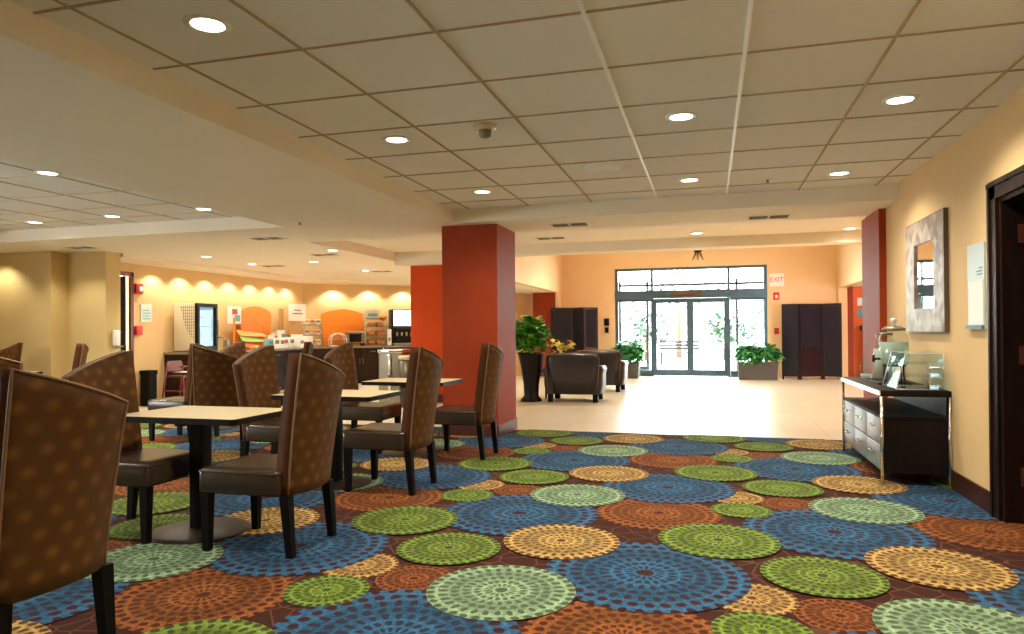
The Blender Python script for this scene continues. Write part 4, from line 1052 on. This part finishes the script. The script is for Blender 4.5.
for k, (y, n, mm, l) in enumerate(((12.42, .58, 'orange', 'orange fruit at the fridge end of the worktop edge'), (12.56, .58, 'green', 'green fruit in the middle of the three on the worktop edge'), (12.7, .58, 'redprint', 'red fruit on the worktop edge below the cereal stand'))): fruit(on1(y, n), l, .045, M[mm])
# corner tiers
t = shelf_rack(on2(.16, .3), ang, 'steel tiered rack of white packets at the worktop corner', .42, .55, .24, 3, '')
for k in range(3):
    for j in range(3):
        v = w2(.05-.13+.13*j, .3+.0, 0)
        p = Vector(on2(.16, .3))+Matrix.Rotation(ang, 3, 'Z') @ Vector((.12, -.13+.13*j, .044+k*.245))
        box_item('breakfast_packet', ['white', 'cream', 'pale'][j]+' packet on the '+['bottom', 'middle', 'top'][k]+' shelf of the corner rack, '+['fridge side', 'in the middle', 'coffee side'][j], 'packet', p, ang, .1, .11, .13, [M['paper'], M['laminate'], M['white']][j], [M['redprint'], M['ink'], M['orange']][(j+k) % 3], 'packets on the corner rack')
# bakery arch, toaster oven, bread rack, coffee machine on the angled run
t = thing('bagel_case', 'clear arched bakery case in front of the second arched panel', 'display case', on2(.78, .38), ang)
m = MB(); n = 12
arc = [(.19*math.cos(PI*k/n), .12+.17*math.sin(PI*k/n)) for k in range(n+1)]; arc = [(.19, 0)]+arc+[(-.19, 0)]
a = [m.bm.verts.new((-.14, y, z+.03)) for y, z in arc]; b = [m.bm.verts.new((.14, y, z+.03)) for y, z in arc]
for k in range(len(arc)-1): m.bm.faces.new((a[k], a[k+1], b[k+1], b[k])).smooth = True
m.bm.faces.new(a); m.bm.faces.new(b[::-1]); m.build('cover', M['acrylic'], t)
m = MB(); m.tube([(.14, y, z+.03) for y, z in arc], .012, 6); m.tube([(-.14, y, z+.03) for y, z in arc], .012, 6); m.build('arch_rim', M['paper'], t)
MB().box(-.16, .16, -.2, .2, 0, .03, bev=.006).build('base', M['white'], t)
MB().box(-.13, .13, -.18, .18, .17, .18).build('shelf', M['white'], t)
for j, (y, z) in enumerate(((-.11, .03), (.0, .03), (.11, .03), (-.08, .18), (.08, .18))):
    lab = ['bagel at the fridge side of the bakery case floor', 'bagel in the middle of the bakery case floor', 'bagel at the oven side of the bakery case floor', 'bagel on the bakery case shelf, fridge side', 'bagel on the bakery case shelf, oven side'][j]
    p = Vector(on2(.78, .38))+Matrix.Rotation(ang, 3, 'Z') @ Vector((0, y, z))
    b_ = MB(); b_.tube([(.033*math.cos(q*PI/6), .033*math.sin(q*PI/6), .022) for q in range(12)], .021, 8, closed=True)
    tag(b_.build('bagel', M['bread'], None, p), lab, 'bagel', 'bagels in the bakery case')
t = thing('toaster_oven', 'silver countertop oven with dark window in front of the second arched panel', 'oven', on2(1.22, .36), ang)
MB().box(-.16, .16, -.22, .22, .07, .36, bev=.02).build('body', M['steel'], t)
d = MB().box(.16, .175, -.19, .11, .1, .33).build('door', M['black'], t); MB().tube([(.175, -.16, .31), (.2, -.16, .31), (.2, .08, .31), (.175, .08, .31)], .007, 6).build('handle', M['steel'], d)
for z in (.15, .22, .29): MB().lathe([(0, 0), (.016, 0), (.016, .018), (0, .018)], seg=12, M=Matrix.Translation((.16, .16, z)) @ Matrix.Rotation(PI/2, 4, 'Y')).build('knob', M['black'], t)
for y in (-.18, .18):
    for x in (-.12, .12): MB().box(x-.02, x+.02, y-.02, y+.02, 0, .075).build('foot', M['black'], t)
t = shelf_rack(on2(1.72, .22), ang, 'tall rack of bread loaves between the oven and the coffee machine', .5, .72, .3, 4, '')
hd = MB().box(.0, .02, -.25, .16, .66, .9).build('header_card', M['paper'], t)
MB().box(.02, .022, -.15, .1, .74, .82).build('print', M['teal'], hd)
MB().lathe([(.09, 0), (.09, .012)], seg=20, M=Matrix.Translation((.03, .24, .72)) @ Matrix.Rotation(PI/2, 4, 'Y')).build('round_badge', M['orange'], t)
k = 0
for r_, z in enumerate((.042, .262, .482)):
    for j in range(2):
        p = Vector(on2(1.72, .22))+Matrix.Rotation(ang, 3, 'Z') @ Vector((.15, -.11+.22*j, z))
        m = MB(); m.box(-.1, .1, -.095, .095, 0, .11, bev=.035)
        tag(m.build('bread_loaf', M['bread'], None, p, ang), 'bread loaf on the '+['lowest', 'second', 'third'][r_]+' rack shelf, '+['oven side', 'coffee machine side'][j], 'bread', 'bread loaves on the rack')
t = thing('coffee_machine', 'black coffee machine with white lit panel at the orange column end of the buffet', 'coffee machine', on2(2.48, .32), ang)
MB().box(-.22, .1, -.34, .34, 0, .92, bev=.02).build('body', M['black'], t)
MB().box(.1, .12, -.3, .3, .5, .9).build('lit_panel', emis('coffee_panel_light', '#f4f8fb', .9), t)
MB().box(.1, .25, -.33, .33, .3, .48, bev=.05).build('dispense_hood', M['black'], t)
for y in (-.24, -.12, 0, .12, .24): MB().lathe([(0, .0), (.025, 0), (.03, .1), (0, .1)], (.23, y, .24), 10).build('nozzle', M['steel'], t)
MB().box(.08, .28, -.33, .33, 0, .06, bev=.01).build('drip_tray', M['steel'], t)
MB().box(-.1, .1, -.34, -.3, .92, .93).build('lid_trim', M['steel'], t)
t = thing('milk_dispenser', 'white milk dispenser between the bread rack and the coffee machine', 'dispenser', on2(2.05, .4), ang)
MB().box(-.1, .1, -.06, .06, 0, .42, bev=.02).build('body', M['white'], t); MB().box(.1, .14, -.02, .02, .12, .2).build('spout', M['steel'], t)

# trash, bins, child chair
t = thing('waste_receptacle', 'tall brushed steel waste bin beside the bright orange column', 'bin', (-5.33, 11.3, 0))
MB().box(-.22, .22, -.2, .2, .03, .9, bev=.015).build('body', M['steel'], t); MB().box(-.235, .235, -.215, .215, .9, .96, bev=.01).build('top_rim', M['chrome'], t)
MB().box(-.2, .2, -.18, .18, 0, .03).build('plinth', M['black'], t); MB().tube([(.0, -.215, .1), (.0, -.215, .88)], .03, 8).build('corner_post', M['chrome'], t)
t = thing('round_bin', 'round dark bin with pale rim in front of the bright orange column', 'bin', (-4.86, 10.85, 0))
MB().lathe([(0, 0), (.15, 0), (.165, .02), (.17, .8), (0, .8)]).build('body', mat('bin_bronze', '#4d4438', .35, .6), t)
MB().lathe([(.172, .8), (.178, .8), (.178, .86), (.08, .87), (.08, .8)]).build('rim', M['laminate'], t)
t = thing('waste_basket', 'black lidded bin on the floor left of the fridge cabinet', 'bin', (-9.5, 10.12, 0))
MB().prism(rrect(-.1, .1, -.1, .1, .03), 0, .55).build('body', M['bin_black'], t); MB().prism(rrect(-.11, .11, -.11, .11, .03), .55, .62).build('lid', M['bin_black'], t)
t = thing('high_chair', 'reddish wooden high chair in front of the fridge cabinet', 'high chair', (-8.95, 10.3, 0), 0)
rw = mat('red_brown_wood', '#6a2c22', .4)
for sx in (-1, 1):
    for sy in (-1, 1): MB().tube([(sx*.24, sy*.22, 0), (sx*.16, sy*.17, .75 if sx < 0 else .72)], .017, 6).build('leg', rw, t)
MB().box(-.17, .17, -.17, .17, .5, .525).build('seat', rw, t); MB().box(-.18, -.155, -.17, .17, .6, .78).build('backrest', rw, t)
MB().box(.1, .2, -.19, .19, .68, .7).build('front_rail', rw, t)
m = MB(); m.box(-.22, .22, -.21, -.185, .25, .275); m.box(-.22, .22, .185, .21, .25, .275); m.build('stretcher', rw, t)

# ------------------------------------------------------------------ ceiling fixtures
def lamp(kind, name, loc, energy, col=(1, .9, .74), **k):
    d = bpy.data.lights.new(name, kind); d.energy = energy; d.color = col
    for q, v in k.items(): setattr(d, q, v)
    o = bpy.data.objects.new(name, d); COL.objects.link(o); o.location = loc
    return o
dl0 = None
def downlight(x, y, z, label, r=.088, E=80, spot=150):
    global dl0
    if dl0 is None:
        t = thing('ceiling_light', label, 'ceiling light', (x, y, z), 0, 'recessed round ceiling lights')
        MB().lathe([(.075, -.006), (.088, -.012), (.105, -.004), (.106, .0), (.075, .0)], seg=32, cap=False).build('trim_ring', M['white'], t)
        MB().lathe([(0, -.007), (.06, -.007), (.077, -.004)], seg=32, cap=False).build('lens', M['lens'], t)
        dl0 = t
    else: t = dup(dl0, (x, y, z), 0, label)
    if E: lamp('SPOT', 'downlight_lamp', (x, y, z-.03), E, spot_size=R_(spot), spot_blend=.8, shadow_soft_size=.07)
D = 'recessed round light in the tiled ceiling, '
for x, y, l in ((-2.24, 2.75, 'nearest the viewer beside the soffit'), (-2.24, 4.8, 'middle one of the row along the soffit'), (-2.24, 6.85, 'beside the soffit, closest to the beam and column'),
                (-.17, 4.85, 'between the two glint coloured bars'), (-.17, 6.92, 'between the glint coloured bars, closest to the beam'), (1.17, 4.9, 'over the doorway side near the beige wall'), (1.17, 7.05, 'above the mirror end, closest to the beam')):
    downlight(x, y, CZ, D+l)
D = 'recessed round light in the soffit tray, '
for x, y, l in ((-5.66, 4.87, 'nearest the viewer'), (-8.3, 6.96, 'farthest from the soffit edge by the tan wall'), (-7.0, 6.89, 'middle of the far row'), (-5.61, 6.81, 'end of the far row toward the column')):
    downlight(x, y, CZ, D+l, E=110)
D = 'small round light in the smooth ceiling, '
for x, y, l in ((-8.05, 9.83, 'before the buffet strip nearest the tan wall'), (-8.1, 11.1, 'in front of the fridge'), (-6.84, 11.15, 'over the aisle before the orange panel'), (-5.62, 9.7, 'nearest the bulkhead'),
                (-6.83, 13.1, 'over the aisle before the angled buffet'), (-6.2, 15.4, 'over the coffee machine end')):
    downlight(x, y, SZ if x < -5.45 else CZ, D+l)
D = 'round light in the raised lobby ceiling, '
downlight(-.17, 10.75, CZ, D+'in line with the glass doors'); downlight(1.95, 10.95, CZ, D+'near the pilaster')
# lamps of the rows above and behind the viewer (out of view)
for x, y in ((-.17, 2.8), (1.17, 2.85), (-.17, .7), (-5.66, 2.8), (-7.6, 4.9), (-7.6, 2.8)): lamp('SPOT', 'downlight_lamp', (x, y, CZ-.03), 80, spot_size=R_(150), spot_blend=.8, shadow_soft_size=.07)
for x, y in ((-2.5, 13.5), (1.6, 13.5), (-2.5, 16.8), (1.6, 16.8)): lamp('SPOT', 'downlight_lamp', (x, y, 3.58), 150, spot_size=R_(140), spot_blend=.7, shadow_soft_size=.08)
for x in (-10.6, -9.2): lamp('SPOT', 'washer_lamp', (x, 8.1, 2.5), 24, (1, .9, .7), spot_size=R_(120), spot_blend=.6, shadow_soft_size=.05)
# wall washers over the buffet
for y in (10.35, 11.05, 11.75, 12.45, 13.15, 13.85, 14.5): lamp('SPOT', 'washer_lamp', (BX+.25, y, 2.46), 22, (1, .9, .7), spot_size=R_(125), spot_blend=.5, shadow_soft_size=.03)
for t_ in (.75, 1.65, 2.55, 3.4):
    v = w2(t_, .25, 2.46); lamp('SPOT', 'washer_lamp', v, 30, (1, .9, .7), spot_size=R_(125), spot_blend=.5, shadow_soft_size=.03)

vt0 = None
def vent(x, y, z, label):
    global vt0
    if vt0 is None:
        t = thing('ceiling_vent', label, 'vent', (x, y, z), 0, 'slotted ceiling vents')
        m = MB(); m.box(-.24, .24, -.14, -.12, -.008, 0); m.box(-.24, .24, .12, .14, -.008, 0); m.box(-.24, -.21, -.12, .12, -.008, 0); m.box(.21, .24, -.12, .12, -.008, 0); m.box(-.012, .012, -.12, .12, -.008, 0)
        m.build('frame', M['soffit'], t)
        MB().box(-.21, .21, -.12, .12, -.003, 0).build('backing', M['ventdark'], t)
        m = MB()
        for k in range(5):
            y0 = -.1+k*.045
            m.box(-.21, -.012, y0, y0+.012, -.008, -.004); m.box(.012, .21, y0, y0+.012, -.008, -.004)
        m.build('slats', M['greyvent'], t); vt0 = t
    else: dup(vt0, (x, y, z), 0, label)
for x, y, z, l in ((-1.61, 8.3, SZ, 'dark slotted vent under the beam next to the rust red column'), (.66, 8.45, SZ, 'dark slotted vent under the beam toward the pilaster'),
                   (-5.74, 8.2, SZ, 'slotted vent in the soffit just past the tray corner'), (-6.06, 10.2, SZ, 'slotted vent in the smooth ceiling over the buffet aisle'),
                   (-6.6, 13.4, SZ, 'slotted vent near the bulkhead over the angled buffet'), (-7.98, 11.6, SZ, 'slotted vent in the ceiling before the fridge'),
                   (-8.9, 8.2, SZ, 'slotted vent above the tan stepped wall'), (-2.35, 10.6, CZ, 'pale slotted vent in the raised lobby ceiling')):
    vent(x, y, z, l)
t = thing('smoke_detector', 'round smoke detector hanging from the tiled ceiling', 'smoke detector', (-1.5, 4.66, CZ))
MB().lathe([(0, 0), (.085, 0), (.08, -.02), (.05, -.035), (0, -.035)]).build('base', M['laminate'], t)
MB().lathe([(0, -.034), (.045, -.035), (.04, -.075), (.025, -.085), (0, -.085)]).build('sensor_head', M['greyvent'], t)
t = thing('ceiling_speaker', 'round white speaker grille in the tiled ceiling', 'speaker', (-.88, 6.15, CZ))
MB().lathe([(0, -.01), (.125, -.01), (.13, -.016), (.15, -.022), (.172, -.012), (.175, 0)], seg=36, cap=False).build('grille', mat('grille_white', '#fbf8f0', .6), t)
def sprinkler(x, y, z, l):
    t = thing('ceiling_sprinkler', l, 'sprinkler', (x, y, z), 0, 'ceiling sprinklers')
    MB().lathe([(0, 0), (.035, 0), (.03, -.01), (0, -.01)], seg=16).build('cover_ring', M['soffit'], t)
    MB().lathe([(0, -.01), (.01, -.01), (.01, -.03), (.022, -.034), (0, -.036)], seg=12).build('head', M['steel'], t)
sprinkler(.55, 7.12, CZ, 'sprinkler head in the tiled ceiling just before the beam'); sprinkler(-4.54, 7.1, SZ, 'sprinkler head in the smooth soffit beside the tray')

# ------------------------------------------------------------------ daylight
W = bpy.data.worlds.new('overcast_sky'); SC.world = W; W.use_nodes = True
bg = W.node_tree.nodes['Background']; bg.inputs[0].default_value = (.93, .97, 1, 1); bg.inputs[1].default_value = 19
su = lamp('SUN', 'sun', (0, 30, 10), 4, (1, .96, .9), angle=R_(2)); su.rotation_euler = (R_(-38), 0, R_(12))
def portal(loc, rot, sx, sy):
    o = lamp('AREA', 'daylight_portal', loc, 1, (1, 1, 1), shape='RECTANGLE', size=sx, size_y=sy); o.rotation_euler = rot; o.data.cycles.is_portal = True
portal((-.52, EY+.3, 1.5), (R_(-90), 0, 0), 4.2, 3.2)
portal((-11.45, 1.5, 1.45), (R_(90), 0, R_(-90)), 3.4, 1.1)  # sits at the added side opening that feeds fill light

# ------------------------------------------------------------------ camera
F_ = 700.0; CYP = 325.76
yaw, pitch, roll = .274823, .00825329, -.00715824
S, C = math.sin(yaw), math.cos(yaw); sp, cp = math.sin(pitch), math.cos(pitch); sr, cr = math.sin(roll), math.cos(roll)
Rv = Vector((C, S, 0)); Uv = Vector((S*sp, -C*sp, cp)); Fv = Vector((-S*cp, C*cp, sp))
cxv = cr*Rv+sr*Uv; cyv = -sr*Rv+cr*Uv
cam = bpy.data.cameras.new('camera'); co = bpy.data.objects.new('camera', cam); COL.objects.link(co)
co.matrix_world = Matrix(((cxv.x, cyv.x, -Fv.x, 0), (cxv.y, cyv.y, -Fv.y, 0), (cxv.z, cyv.z, -Fv.z, 1.255), (0, 0, 0, 1)))
cam.sensor_width = 36; cam.lens = F_*36/1024; cam.shift_y = (CYP-317)/1024; cam.clip_start = .05; cam.clip_end = 200
SC.camera = co
SC.view_settings.view_transform = 'Standard'; SC.view_settings.look = 'None'; SC.view_settings.gamma = 1; SC.view_settings.exposure = .64
SC.view_settings.use_curve_mapping = False
SC.cycles.use_denoising = True; SC.cycles.transparent_max_bounces = 32; SC.cycles.max_bounces = 8; SC.cycles.diffuse_bounces = 5; SC.cycles.sample_clamp_indirect = 6
